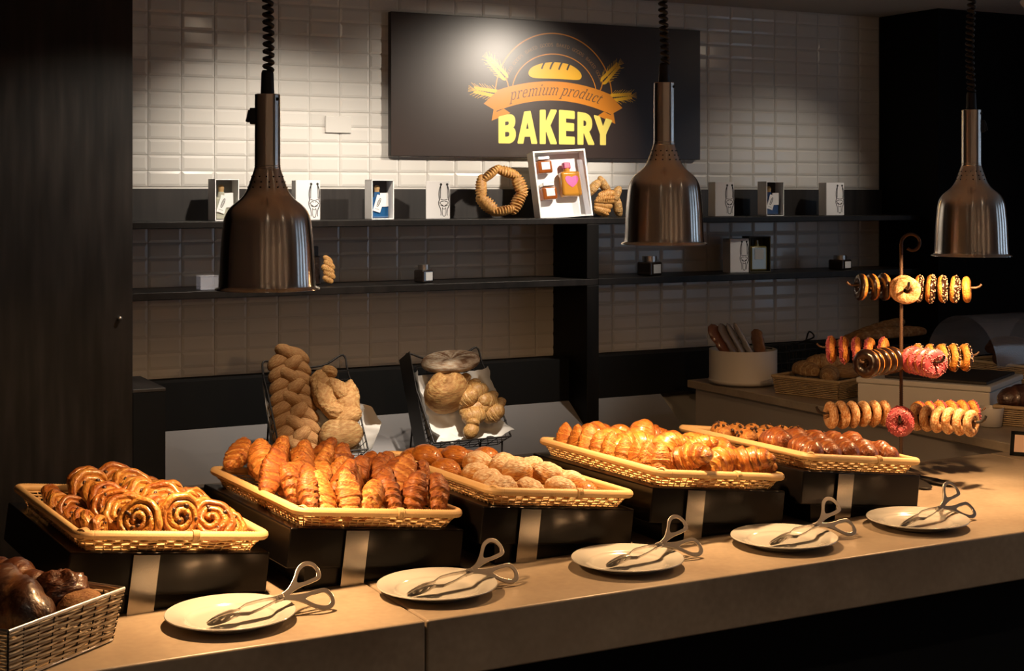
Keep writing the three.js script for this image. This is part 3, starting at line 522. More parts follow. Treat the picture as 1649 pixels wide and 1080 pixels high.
// tray 5: chocolate-chip twists behind, dark glazed rolls in front
{
  const F = trayFrame(4), R = rng(55), chip = M.raisin;
  const glz = [1, 2, 3].map((s) => rollGeo({ L: 0.115, R: 0.038, segs: 2.5, ridge: 0.14, seed: s + 60, taper: 0.36, spiral: 0.4, sym: false, lump: 0.22, cols: [[0.34, 0.10, 0.018], [0.11, 0.028, 0.007], [0.55, 0.24, 0.06]] }));
  const tw = [1, 2].map((s) => rollGeo({ L: 0.12, R: 0.028, segs: 5, ridge: 0.16, seed: s + 70, taper: 0.4, spiral: 1, sym: false, lump: 0.1, cols: [[0.60, 0.31, 0.08], [0.40, 0.15, 0.03], [0.7, 0.42, 0.14]] }));
  const q = rng(5), chips = []; for (let k = 0; k < 16; k++) { const a = q() * 3.14, x = (q() - 0.5) * 0.085; chips.push(at(new THREE.SphereGeometry(0.0042, 8, 6), x, Math.sin(a) * 0.0265, Math.cos(a) * 0.0265)); }
  const chipGeo = merge(chips);
  [['rear', 0.43, 6], ['middle', 0.32, 6]].forEach(([rn, v, n]) => { for (let i = 0; i < n; i++) { const t = thing('chocolate_chip_twist', `golden chocolate chip twist in the ${rn} row of its tray, ${ORD[i]} from the left`, 'pastry', 'chip twists in the right wicker tray'); part('dough', tw[i % 2], M.crust, t); part('chocolate_chips', chipGeo, chip, t).userData.kind = 'stuff'; place(t, F, 0.06 + i * 0.056, v, 0.006, [(R() - 0.5) * 0.3, 0.9 + (R() - 0.5) * 0.5, (R() - 0.5) * 0.3]); t.rotateX(R() * 1.2 - 0.6); } });
  [['second', 0.20, 5, 0.012], ['front', 0.085, 5, 0.004]].forEach(([rn, v, n, h]) => { for (let i = 0; i < n; i++) place(solo('glazed_roll', glz[Math.floor(R() * 3)], M.glazed, `dark glazed pastry roll in the ${rn} row of its tray, ${ORD[i]} from the left`, 'pastry', 'glazed rolls in the right wicker tray'), F, 0.060 + i * 0.069, v, h, [(R() - 0.5) * 0.3, 1.35 + (R() - 0.5) * 0.5, (R() - 0.5) * 0.25]); });
}
// ---------- sign ----------
{
  const W = 1622, H = 625, cv = document.createElement('canvas'); cv.width = W; cv.height = H; const g = cv.getContext('2d'), CX = 814;
  const OR = '#d8861c', YE = '#f4b81e', LY = '#f2e070', BG = '#382b25';
  g.fillStyle = BG; g.fillRect(0, 0, W, H);
  const ell = (rx, ry, cy, w, a0 = Math.PI, a1 = 2 * Math.PI) => { g.strokeStyle = OR; g.lineWidth = w; g.beginPath(); g.ellipse(CX, cy, rx, ry, 0, a0, a1); g.stroke(); };
  ell(307, 290, 343, 6); ell(222, 185, 333, 5);
  // small lettering on the arc between the two rings
  g.fillStyle = '#9a6a35'; g.font = '22px sans-serif'; g.textAlign = 'center'; g.textBaseline = 'middle';
  const txt = 'BAKED GOODS BAKED GOODS BAKED GOODS BAKED GOODS'; const n = txt.length;
  for (let i = 0; i < n; i++) { const a = Math.PI * (1.09 + 0.82 * (i + 0.5) / n); g.save(); g.translate(CX + Math.cos(a) * 262, 338 + Math.sin(a) * 232); g.rotate(a + Math.PI / 2); g.fillText(txt[i], 0, 0); g.restore(); }
  // loaf
  g.fillStyle = YE; g.beginPath(); g.moveTo(690, 258); g.bezierCurveTo(664, 248, 676, 218, 712, 205); g.bezierCurveTo(760, 182, 870, 176, 918, 204); g.bezierCurveTo(954, 222, 966, 246, 950, 258); g.bezierCurveTo(938, 268, 900, 262, 815, 262); g.bezierCurveTo(750, 262, 712, 266, 690, 258); g.fill();
  g.strokeStyle = BG; g.lineWidth = 8; g.lineCap = 'round'; for (const x of [752, 796, 842, 886]) { g.beginPath(); g.moveTo(x + 16, 178); g.quadraticCurveTo(x + 2, 194, x - 6, 216); g.stroke(); }
  // ears of wheat: kernels and awns
  const R = rng(3);
  const wheat = (x0, y0, x1, y1, sx, sy) => { // from base to tip
    const dx = x1 - x0, dy = y1 - y0, l = Math.hypot(dx, dy), ux = dx / l, uy = dy / l, nx = -uy, ny = ux; g.fillStyle = YE; g.strokeStyle = YE;
    if (sx) { g.lineWidth = 6; g.strokeStyle = OR; g.beginPath(); g.moveTo(x0, y0); g.quadraticCurveTo((x0 + sx) / 2 + nx * 6, (y0 + sy) / 2, sx, sy); g.stroke(); g.strokeStyle = YE; }
    for (let k = 0; k < 9; k++) { const f = k / 9 * 0.78, w = 13 * (1 - f * 0.55); for (const s of [-1, 1]) { const px = x0 + dx * f + nx * s * w * 0.75, py = y0 + dy * f + ny * s * w * 0.75; g.save(); g.translate(px, py); g.rotate(Math.atan2(uy, ux) + s * 0.35); g.beginPath(); g.ellipse(6, 0, 15, 7, 0, 0, 7); g.fill(); g.restore();
      g.lineWidth = 2.2; g.beginPath(); g.moveTo(px, py); g.lineTo(px + ux * 34 + nx * s * (16 + R() * 12), py + uy * 34 + ny * s * (16 + R() * 12)); g.stroke(); } }
    for (let k = -2; k <= 2; k++) { g.lineWidth = 2.2; g.beginPath(); g.moveTo(x0 + dx * 0.75, y0 + dy * 0.75); g.lineTo(x1 + nx * k * 7, y1 + ny * k * 7); g.stroke(); }
  };
  wheat(559, 266, 452, 164, 574, 310); wheat(520, 342, 372, 322); wheat(1071, 266, 1178, 164, 1056, 310); wheat(1112, 342, 1258, 324);
  // ribbon
  const top = (x) => 274 + 0.00057 * (x - CX) ** 2, bot = (x) => 362 + 0.00063 * (x - CX) ** 2; g.fillStyle = OR;
  for (const s of [-1, 1]) { g.beginPath(); g.moveTo(CX + s * 300, 330); g.lineTo(CX + s * 366, 387); g.lineTo(CX + s * 316, 412); g.lineTo(CX + s * 326, 463); g.lineTo(CX + s * 230, 426); g.lineTo(CX + s * 268, 404); g.closePath(); g.fill(); }
  g.strokeStyle = BG; g.lineWidth = 3; for (const s of [-1, 1]) { g.beginPath(); g.moveTo(CX + s * 262, 404); g.lineTo(CX + s * 300, 420); g.stroke(); }
  g.fillStyle = OR; g.beginPath(); for (let x = CX - 300; x <= CX + 300; x += 4) g.lineTo(x, top(x)); for (let x = CX + 278; x >= CX - 278; x -= 4) g.lineTo(x, bot(x)); g.closePath(); g.fill();
  g.fillStyle = '#6a4a2c'; g.font = 'italic 66px serif'; const pt = 'premium product', ws = [...pt].map((c) => g.measureText(c).width), tot = ws.reduce((a, b) => a + b, 0), sc = 470 / tot; let cx = CX - 235;
  g.textBaseline = 'alphabetic';
  [...pt].forEach((c, i) => { const w = ws[i] * sc, x = cx + w / 2, y = 338 + 0.0006 * (x - CX) ** 2, sl = 0.0012 * (x - CX); g.save(); g.translate(x, y); g.rotate(Math.atan(sl)); g.transform(1, 0, -0.25, 1, 0, 0); g.scale(sc, 1); g.fillText(c, 0, 0); g.restore(); cx += w; });
  // BAKERY, arched along the top
  const oc = document.createElement('canvas'); oc.width = 602; oc.height = 170; const o = oc.getContext('2d'); o.font = 'bold 150px sans-serif'; o.fillStyle = LY; o.strokeStyle = LY; o.lineJoin = 'round'; o.lineWidth = 12; o.textBaseline = 'alphabetic';
  const slots = [[0, 92], [97, 202], [211, 305], [313, 400], [411, 506], [500, 602]];
  [...'BAKERY'].forEach((c, i) => { const m = o.measureText(c), [a, b] = slots[i], l = m.actualBoundingBoxLeft ?? 0, r = m.actualBoundingBoxRight ?? m.width, k = (b - a - 12) / (r + l), asc = m.actualBoundingBoxAscent ?? 109; o.save(); o.translate(a + 6, 164); o.scale(k, 152 / asc); o.translate(l, 0); o.lineWidth = 9; o.fillText(c, 0, 0); o.strokeText(c, 0, 0); o.restore(); });
  for (let x = 0; x < 602; x++) { const X = 521 + x, y = 402 + 0.00047 * (X - 818) ** 2; g.drawImage(oc, x, 0, 1, 170, X, y - 4, 1.6, 568 - y); }
  const tex = new THREE.CanvasTexture(cv); tex.colorSpace = THREE.SRGBColorSpace;
  const m = std('signPrint', { map: tex, roughness: 0.32 }), e = std('signEdge', { color: lin(0.018, 0.014, 0.012), roughness: 0.4 });
  const t = thing('bakery_sign', 'dark brown bakery sign with yellow lettering, loaf and wheat on the tiles', 'sign', null, [3.282, 2.224, -5.845]);
  part('board', rbox(1.622, 0.625, 0.03, 0.002), e, t); part('printed_face', new THREE.PlaneGeometry(1.618, 0.621).translate(0, 0, 0.0153), m, t);
}
tag(part('cover_plate', merge([rbox(0.118, 0.072, 0.012, 0.004)]), M.tile, scene), 'blank cover plate on the tiles left of the bakery sign', 'wall plate').position.set(2.24, 2.043, WALL_Z + 0.0125);

// ---------- goods on the shelves ----------
const SY = 1.6405, LY2 = 1.3715, SZ = -5.66;
const creature = (() => { // ink drawing on the cartons: a long horned mask
  const cv = document.createElement('canvas'); cv.width = 256; cv.height = 384; const g = cv.getContext('2d'); g.fillStyle = '#f8f6f5'; g.fillRect(0, 0, 256, 384); g.strokeStyle = g.fillStyle = '#1b1a1c'; g.lineCap = 'round';
  const P = (w, ...p) => { g.lineWidth = w; g.beginPath(); g.moveTo(p[0], p[1]); for (let i = 2; i < p.length; i += 4) g.quadraticCurveTo(p[i], p[i + 1], p[i + 2], p[i + 3]); g.stroke(); };
  for (const s of [-1, 1]) { const X = (x) => 196 + s * x; P(11, X(34), 40, X(66), 100, X(50), 190); P(7, X(34), 40, X(40), 110, X(40), 172); P(9, X(50), 190, X(72), 230, X(40), 280); P(7, X(40), 280, X(30), 320, X(34), 350); P(6, X(8), 210, X(34), 200, X(46), 226); P(6, X(12), 250, X(40), 236, X(44), 222); P(5, X(16), 270, X(26), 310, X(14), 352); g.beginPath(); g.arc(X(34), 32, 13, 0, 7); g.fill(); }
  P(7, 160, 246, 196, 268, 232, 246); P(5, 178, 280, 196, 292, 214, 280); P(6, 182, 356, 196, 366, 210, 356); P(6, 158, 184, 196, 204, 234, 184);
  const t = new THREE.CanvasTexture(cv); t.colorSpace = THREE.SRGBColorSpace; return std('cartonPrint', { map: t, roughness: 0.55 });
})();
{
  const W = 0.082, H = 0.162, D = 0.07;
  const carton = (x, z, y, turn, label, group) => { const t = thing('gift_carton', label, 'box', group, [x, y, z], turn); part('carton', rbox(W + 0.02, H, D, 0.0015, 0, H / 2, 0), M.whiteCard, t); part('printed_front', new THREE.PlaneGeometry(W + 0.017, H - 0.004).translate(0, H / 2, D / 2 + 0.0004), creature, t); };
  const GR = 'white printed cartons on the top shelf';
  carton(2.035, SZ - 0.03, SY, -0.1, 'white carton with an ink mask drawing, just right of the nearest heat lamp', GR);
  carton(2.63, SZ - 0.03, SY, -0.42, 'white carton with an ink mask drawing, left of the bread wreath', GR);
  carton(4.115, SZ - 0.03, SY, -0.14, 'white carton with an ink mask drawing, right of the middle heat lamp', GR);
  carton(4.785, SZ - 0.03, SY, -0.14, 'white carton with an ink mask drawing, last on the right of the top shelf', GR);
  carton(4.20, SZ - 0.03, LY2, -0.1, 'white carton standing on the lower shelf beside a bottle box', null);
  // open-front cartons with a stoppered bottle and paper tags
  const bottle = (col) => phy('bottle' + col.getHexString(), { color: col, roughness: 0.12, clearcoat: 1, clearcoatRoughness: 0.05 });
  const tagCv = (() => { const cv = document.createElement('canvas'); cv.width = 96; cv.height = 160; const g = cv.getContext('2d'); g.fillStyle = '#f2f0ee'; g.fillRect(0, 0, 96, 160); g.strokeStyle = '#333'; g.lineWidth = 7; g.beginPath(); g.ellipse(46, 70, 13, 42, 0.15, 0, 7); g.stroke(); g.lineWidth = 3; g.beginPath(); g.ellipse(46, 70, 4, 26, 0.15, 0, 7); g.stroke(); g.fillStyle = '#999'; g.fillRect(18, 132, 54, 5); const t = new THREE.CanvasTexture(cv); t.colorSpace = THREE.SRGBColorSpace; return std('tagPrint', { map: t, roughness: 0.7 }); })();
  const cork = std('cork', { color: lin(0.45, 0.28, 0.12), roughness: 0.9 });
  const win = (x, turn, col, inner, label) => {
    const t = thing('window_carton', label, 'box', 'open front bottle cartons on the top shelf', [x, SY, SZ - 0.03], turn), w = 0.10, h = 0.166, d = 0.08, k = 0.004;
    part('carton', merge([box(k, h, d, -w / 2 + k / 2, h / 2, 0), box(k, h, d, w / 2 - k / 2, h / 2, 0), box(w, k, d, 0, k / 2, 0), box(w, k, d, 0, h - k / 2, 0)]), M.whiteCard, t);
    part('carton_back', box(w - 2 * k, h - 2 * k, k, 0, h / 2, -d / 2 + k), inner, t);
    const b = part('bottle', rbox(0.074, 0.088, 0.05, 0.008, 0, 0.05, -0.008), bottle(col), t); part('bottle_neck', cyl(0.013, 0.016, 0.022, 16, -0.008, 0.104, -0.008), bottle(col), b); part('stopper', merge([cyl(0.012, 0.010, 0.016, 14, -0.008, 0.122, -0.008), new THREE.SphereGeometry(0.013, 12, 8).translate(-0.008, 0.131, -0.008)]), cork, b);
    const g1 = part('paper_tag', at(box(0.036, 0.058, 0.001), 0.014, 0.082, 0.0205, 0, 0, 0.02), M.whiteCard, t); const g2 = part('paper_tag', at(box(0.034, 0.07, 0.001), -0.012, 0.066, 0.0225, 0, 0, -0.3), tagCv, t);
  };
  win(1.69, 0.06, lin(0.42, 0.42, 0.34), std('cartonGrey', { color: lin(0.3, 0.3, 0.28), roughness: 0.7 }), 'open white carton with a clear bottle, leftmost on the top shelf');
  win(2.36, -0.02, lin(0.02, 0.10, 0.26), std('cartonDark', { color: lin(0.08, 0.07, 0.07), roughness: 0.7 }), 'open white carton with a blue bottle and paper tags, left of the wreath and sign');
  win(4.41, -0.1, lin(0.015, 0.05, 0.16), M.cartonDark, 'open white carton with a dark blue bottle, between two printed cartons on the right');
}
// bread wreath of seven ridged pieces
{
  const t = thing('bread_wreath', 'golden bread wreath of ridged pieces leaning on the board over the top shelf', 'bread', null, [2.935, SY + 0.118, SZ - 0.03]); t.rotation.set(-0.10, -0.1, 0); t.scale.setScalar(1.0);
  const comb = [1, 2, 3].map((s) => {
    const s0 = s * 9.1; return surface(50, 20, (a, b) => { const x = a * 2 - 1, q = b * Math.PI * 2, env = Math.pow(Math.max(0, 1 - x * x), 0.42), edge = Math.pow(Math.max(0, -Math.sin(q - 0.5)), 2) + 0.7 * Math.pow(Math.max(0, Math.sin(q + 0.35)), 4), teeth = 0.5 + 0.5 * Math.sin(x * 30 + s0);
      const r = 0.024 * env * (0.9 + 0.34 * edge * teeth + 0.10 * fbm(x * 2 + s0, Math.cos(q), Math.sin(q))); return { p: V3(x * 0.062, Math.sin(q) * r * 1.22, Math.cos(q) * r * 0.9), c: cm([0.74, 0.46, 0.17], [0.60, 0.30, 0.07], clamp(0.4 + fbm(x * 6, q, s0) + 0.3 * (1 - teeth) * edge)) }; }, [2, 1]); });
  for (let k = 0; k < 7; k++) { const a = k / 7 * Math.PI * 2 + 0.3, m = part('bread_piece', comb[k % 3], M.crust, t); m.position.set(Math.cos(a) * 0.092, Math.sin(a) * 0.088, 0); m.rotation.order = 'ZYX'; m.rotation.set(k * 0.9, 0, a + Math.PI / 2 + 0.10); }
  const sh = thing('shell_bread', 'golden shell shaped bread between the gift box and the middle heat lamp', 'bread', null, [3.475, SY, SZ - 0.03], -0.2);
  for (let k = 0; k < 6; k++) { const m = part('bread_rib', comb[k % 3], M.crust, sh); m.position.set(-0.028 + 0.004 * k, 0.022 + k * 0.0165, 0.012 + k * 0.002); m.rotation.order = 'ZYX'; m.rotation.set(1.2 + k, 0, -0.35 + k * 0.11); m.scale.setScalar(0.78 - 0.05 * Math.abs(k - 3)); }
  for (const [x, y, r] of [[-0.055, 0.135, 0.9], [-0.01, 0.15, 2.2], [0.05, 0.10, 1.2], [0.06, 0.045, 1.7]]) { const m = part('bread_knot', rollKnot(), M.crust, sh); m.position.set(x, y, 0); m.rotation.z = r; }
  const lo = thing('small_shell_bread', 'small golden ridged bread on the lower shelf right of the nearest lamp', 'bread', null, [2.115, LY2 + 0.065, SZ]); for (let k = 0; k < 5; k++) { const m = part('bread_rib', comb[k % 3], M.crust, lo); m.position.set(0.006 * (k % 2), -0.04 + k * 0.02, 0.012); m.rotation.set(0.2, 0, -0.5 - 0.05 * k); m.scale.setScalar(0.55 - 0.06 * Math.abs(k - 2)); }
}
function rollKnot() { return rollKnot.g ??= rollGeo({ L: 0.09, R: 0.026, segs: 2, ridge: 0.1, seed: 5, taper: 0.5, cols: [C.breadPale, [0.56, 0.34, 0.12], C.pale] }); }
// gift box with two jam jars and a flask
const jam = phy('jam', { color: lin(0.30, 0.075, 0.012), roughness: 0.1, clearcoat: 1, clearcoatRoughness: 0.04 }), syrup = phy('syrup', { color: lin(0.55, 0.24, 0.03), roughness: 0.1, clearcoat: 1, clearcoatRoughness: 0.04 });
const label2 = std('paperLabel', { color: lin(0.80, 0.80, 0.80), roughness: 0.7 });
{
  const mtx = new THREE.Matrix4().compose(V3(3.235, SY + 0.003, SZ + 0.03), new THREE.Quaternion().setFromEuler(new THREE.Euler(-0.17, -0.12, 0.06, 'YXZ')), V3(1, 1, 1));
  const t = thing('gift_box', 'open white gift box tray leaning back under the bakery sign', 'box'); t.applyMatrix4(mtx);
  const w = 0.255, h = 0.305, d = 0.07, k = 0.008;
  part('tray_bottom', box(w - 2 * k, h - 2 * k, k, 0, h / 2, -d + k / 2), M.whiteCard, t); part('tray_sides', merge([box(k, h, d, -w / 2 + k / 2, h / 2, -d / 2), box(k, h, d, w / 2 - k / 2, h / 2, -d / 2), box(w - 2 * k, k, d, 0, k / 2, -d / 2), box(w - 2 * k, k, d, 0, h - k / 2, -d / 2)]), M.whiteCard, t);
  part('clear_wrap', at(box(0.03, 0.25, 0.001), w / 2 - 0.03, 0.13, 0.004, 0, 0.25, 0.05), M.film, t);
  const inBox = (o, x, y, z, rz) => { o.applyMatrix4(new THREE.Matrix4().makeTranslation(x, y, z).multiply(new THREE.Matrix4().makeRotationZ(rz))); o.applyMatrix4(mtx); };
  const jar = (x, y, label) => { const j = thing('jam_jar', label, 'jar', 'jam jars in the gift box'); part('jar_body', rbox(0.072, 0.058, 0.05, 0.009), jam, j); part('lid', rbox(0.058, 0.018, 0.044, 0.005, 0, 0.04, 0), M.steel, j); part('paper_label', box(0.04, 0.034, 0.0008, 0.003, 0.004, 0.0256), label2, j); inBox(j, x, y, -0.037, 0.02); };
  jar(-0.07, 0.235, 'upper amber jam jar with a white label in the gift box'); jar(-0.062, 0.115, 'lower amber jam jar with a white label in the gift box');
  const f = thing('heart_flask', 'flask of amber liqueur with a pink heart in the gift box', 'bottle'); part('flask_body', rbox(0.098, 0.115, 0.046, 0.014), syrup, f); part('flask_neck', cyl(0.014, 0.016, 0.03, 16, -0.012, 0.07, 0), syrup, f); part('cap', rbox(0.034, 0.03, 0.03, 0.005, -0.012, 0.084, 0), std('pinkCap', { color: lin(0.42, 0.04, 0.14), roughness: 0.4 }), f);
  const hs = new THREE.Shape(); hs.moveTo(0, -0.03); hs.bezierCurveTo(-0.05, 0.0, -0.034, 0.04, 0, 0.016); hs.bezierCurveTo(0.034, 0.04, 0.05, 0.0, 0, -0.03); part('heart', new THREE.ExtrudeGeometry(hs, { depth: 0.001, bevelEnabled: false }).translate(0, 0.012, 0.0232), std('pinkPrint', { color: lin(0.70, 0.05, 0.30), roughness: 0.4 }), f);
  inBox(f, 0.05, 0.152, -0.035, -0.03);
}
// small things on the lower shelf
{
  const glassDark = phy('darkGlass', { color: lin(0.02, 0.014, 0.012), roughness: 0.1, clearcoat: 1, clearcoatRoughness: 0.05 });
  const jar = (x, w, h, label, lab) => { const t = thing('shelf_jar', label, 'jar', 'jars on the lower shelf', [x, LY2, SZ], 0.3); part('jar_body', rbox(w, h * 0.66, w, 0.008, 0, h * 0.33, 0), glassDark, t); part('lid', cyl(w * 0.4, w * 0.4, h * 0.26, 20, 0, h * 0.80, 0), M.steel, t); part('paper_label', box(w * 0.6, h * 0.42, 0.001, 0.004, h * 0.33, w / 2 + 0.0005), lab, t); };
  jar(2.55, 0.062, 0.082, 'small dark jar alone on the lower shelf below the wreath', std('labelDim', { color: lin(0.5, 0.5, 0.5), roughness: 0.7 }));
  jar(3.69, 0.085, 0.096, 'dark jar on the lower shelf behind the middle heat lamp', M.labelDim); jar(4.815, 0.085, 0.076, 'squat dark jar at the right end of the lower shelf', label2);
  const b = thing('bottle_box', 'narrow box with a bottle of golden oil on the lower right shelf', 'box', null, [4.315, LY2, SZ - 0.02], -0.1); part('box_shell', merge([box(0.004, 0.172, 0.07, -0.057, 0.086, 0), box(0.004, 0.172, 0.07, 0.057, 0.086, 0), box(0.118, 0.004, 0.07, 0, 0.002, 0), box(0.118, 0.004, 0.07, 0, 0.17, 0), box(0.118, 0.172, 0.004, 0, 0.086, -0.033)]), std('oliveCard', { color: lin(0.10, 0.085, 0.05), roughness: 0.5 }), b);
  const bb = part('bottle', merge([rbox(0.095, 0.12, 0.05, 0.01, 0, 0.065, 0), cyl(0.012, 0.014, 0.03, 14, 0, 0.138, 0)]), phy('oil', { color: lin(0.16, 0.13, 0.035), roughness: 0.1, clearcoat: 1 }), b); part('paper_label', box(0.05, 0.05, 0.001, 0, 0.085, 0.0256), M.labelDim, bb);
  const c = thing('plastic_tub', 'clear plastic tub on the lower shelf beside the nearest lamp', 'tub', null, [1.615, LY2, SZ]); part('tub', merge([box(0.07, 0.05, 0.002, 0, 0.025, 0.03), box(0.07, 0.05, 0.002, 0, 0.025, -0.03), box(0.002, 0.05, 0.06, -0.035, 0.025, 0), box(0.002, 0.05, 0.06, 0.035, 0.025, 0), box(0.07, 0.002, 0.06, 0, 0.001, 0)]), M.film, c); part('lid', rbox(0.074, 0.006, 0.066, 0.002, 0, 0.053, 0), M.film, c);
  const d = thing('dark_bottle', 'dark square bottle behind the small golden bread on the lower shelf', 'bottle', null, [2.07, LY2, SZ - 0.05]); part('bottle_body', rbox(0.06, 0.12, 0.05, 0.008, 0, 0.06, 0), glassDark, d); part('cap', rbox(0.034, 0.04, 0.03, 0.004, 0.005, 0.14, 0), std('slateCap', { color: lin(0.10, 0.14, 0.19), roughness: 0.5 }), d);
}
// ---------- tilted wire racks with show breads ----------
const TABLE = 0.6305;
function wireRack(name, label, x, z, W, L, lean, turn) {
  // local frame: x across, y along the leaning back (0 at the lower end), z out of the rack
  const t = thing(name, label, 'rack', 'black wire bread racks on the rear counter', [x, TABLE, z], turn);
  const tilt = new THREE.Matrix4().makeTranslation(0, 0.10, 0.05).multiply(new THREE.Matrix4().makeRotationX(-lean)), D = 0.12, bars = [];
  const P = (a, b, c) => V3(a, b, c).applyMatrix4(tilt);
  for (let i = 0; i <= 8; i++) bars.push(bar(P(-W / 2 + W * i / 8, 0, 0), P(-W / 2 + W * i / 8, L, 0), 0.0016, 5));
  for (let j = 0; j <= 10; j++) { bars.push(bar(P(-W / 2, L * j / 10, 0), P(W / 2, L * j / 10, 0), 0.0016, 5)); for (const s of [-1, 1]) bars.push(bar(P(s * W / 2, L * j / 10, 0), P(s * W / 2, L * j / 10, D * (0.55 + 0.45 * Math.cos(j / 10 * 3.1))), 0.0016, 5)); }
  for (let i = 0; i <= 6; i++) bars.push(bar(P(-W / 2 + W * i / 6, 0, 0), P(-W / 2 + W * i / 6, 0, D), 0.0016, 5)); for (const c of [0.33, 0.66, 1]) bars.push(bar(P(-W / 2, 0, D * c), P(W / 2, 0, D * c), 0.0016, 5));
  for (const s of [-1, 1]) for (const c of [0.33, 0.66]) bars.push(bar(P(s * W / 2, 0, D * c), P(s * W / 2, L * (1.15 - c), D * c * 0.6), 0.0016, 5));
  part('wire_grid', merge(bars), M.iron, t).userData.kind = 'stuff';
  const rim = []; rim.push(tube([P(-W / 2, L, 0), P(-W / 2 + 0.01, L + 0.055, 0), P(-W / 4, L + 0.03, 0), P(0, L + 0.02, 0), P(W / 4, L + 0.03, 0), P(W / 2 - 0.01, L + 0.065, 0), P(W / 2, L, 0)], 0.0042, 40, 8)); for (const s of [-1, 1]) rim.push(tube([P(s * W / 2, L, 0), P(s * W / 2, L * 0.6, D * 0.5), P(s * W / 2, 0, D)], 0.0036, 24, 8)); rim.push(bar(P(-W / 2, 0, D), P(W / 2, 0, D), 0.0036, 8));
  part('frame', merge(rim), M.iron, t);
  for (const s of [-1, 1]) { part('leg', bar(P(s * (W / 2 - 0.01), L * 0.62, 0), V3(s * (W / 2 - 0.01), 0, -0.10), 0.004, 8), M.iron, t); part('leg', bar(P(s * (W / 2 - 0.01), 0, D * 0.5), V3(s * (W / 2 - 0.01), 0, 0.10), 0.004, 8), M.iron, t); }
  t.updateMatrixWorld(); const M4 = t.matrixWorld.clone().multiply(tilt); return { t, M4, W, L, D };
}
function napkin(rk, label, f) { // cloth sheet laid in the rack: f(a, b) gives rack coordinates
  const g = surface(30, 30, (a, b) => ({ p: f(a, b).applyMatrix4(rk.M4) })); g.deleteAttribute('color'); return solo('napkin', g, M.cloth, label, 'napkin', 'white napkins in the bread racks');
}
const inRack = (o, rk, x, y, z, e = [0, 0, 0]) => { o.applyMatrix4(rk.M4.clone().multiply(new THREE.Matrix4().compose(V3(x, y, z), new THREE.Quaternion().setFromEuler(new THREE.Euler(...e)), V3(1, 1, 1)))); return o; };
{
  const rk = wireRack('bread_rack', 'black wire rack holding the long braided loaf', 1.93, -5.32, 0.34, 0.35, 0.42, -0.06);
  napkin(rk, 'white napkin under the long braided loaf', (a, b) => { const k = Math.abs(a - 0.5), side = smooth(0.36, 0.5, k), x = Math.sign(a - 0.5) * Math.min(k, 0.44) * 0.42, lf = a < 0.5 ? 1 : 0, y = 0.02 + b * 0.21 + side * (lf ? 0.09 * b - 0.02 : -0.02 - 0.05 * b) + 0.012 * noise(a * 9, 3, b); return V3(x + (lf ? -0.012 : 0.055 * (1 - Math.abs(b - 0.6) * 1.6)) * side, y, 0.006 + side * (lf ? 0.135 - 0.06 * b : 0.12) + 0.016 * noise(a * 7, b * 6, 2) * (0.4 + side)); });
  // braid: three columns of plump overlapping lobes that shrink towards the top
  const lobes = []; for (let j = 0; j < 9; j++) { const y = -0.005 + j * 0.047, w = 0.062 * (1 - 0.045 * Math.max(0, j - 3)); for (const s of [-1, 1]) lobes.push(at(blobGeo(0.056, 0.031, 0.036, j * 3 + s + 5, { lump: 0.05, flat: 1, cols: [[0.42, 0.25, 0.105], [0.34, 0.18, 0.065]], ns: 14, nt: 20 }), s * w * 0.72, y + (s > 0 ? 0.018 : 0), 0.035, 0, 0, s * -0.55 + Math.PI)); lobes.push(at(blobGeo(0.045, 0.028, 0.034, j + 40, { lump: 0.05, flat: 1, cols: [[0.45, 0.27, 0.115], [0.36, 0.19, 0.07]], ns: 14, nt: 20 }), (j % 2 ? 1 : -1) * 0.012, y + 0.03, 0.052, 0, 0, (j % 2 ? 1 : -1) * 0.6)); }
  inRack(solo('braided_loaf', merge(lobes, true), M.dry, 'long plump braided loaf standing in the left wire rack', 'bread'), rk, -0.075, 0.02, 0.0);
  const fc = [[0.50, 0.32, 0.135], [0.40, 0.22, 0.08]], fig = [[-0.048, 0.078, 0.04, 0.046, 0.042, 0.2], [-0.018, 0.106, 0.05, 0.032, 0.028, -0.5], [-0.05, 0.006, 0.055, 0.040, 0.074, 0.35], [0.012, 0.035, 0.05, 0.034, 0.062, 0.75], [0.045, -0.012, 0.045, 0.046, 0.085, -0.12], [0.03, -0.075, 0.06, 0.06, 0.036, 0.3], [-0.02, -0.05, 0.06, 0.042, 0.034, -0.5]].map(([x, y, z, rx, ry, r], k) => at(blobGeo(rx, ry, 0.036, 61 + k, { lump: 0.14, flat: 1, scale: 2.2, cols: fc }), x, y, z, 0, 0, r));
  inRack(solo('twisted_bread', merge(fig, true), M.dry, 'knotted twisted bread leaning against the braided loaf', 'bread'), rk, 0.085, 0.215, 0.03);
  inRack(solo('round_loaf', blobGeo(0.088, 0.068, 0.06, 71, { lump: 0.06, flat: 1, crack: 0.08, cols: [[0.40, 0.26, 0.11], [0.32, 0.18, 0.065], [0.5, 0.34, 0.16]] }), M.dry, 'round pale loaf at the foot of the left wire rack', 'bread'), rk, 0.085, 0.075, 0.075, [0.3, 0, 0.1]);
}
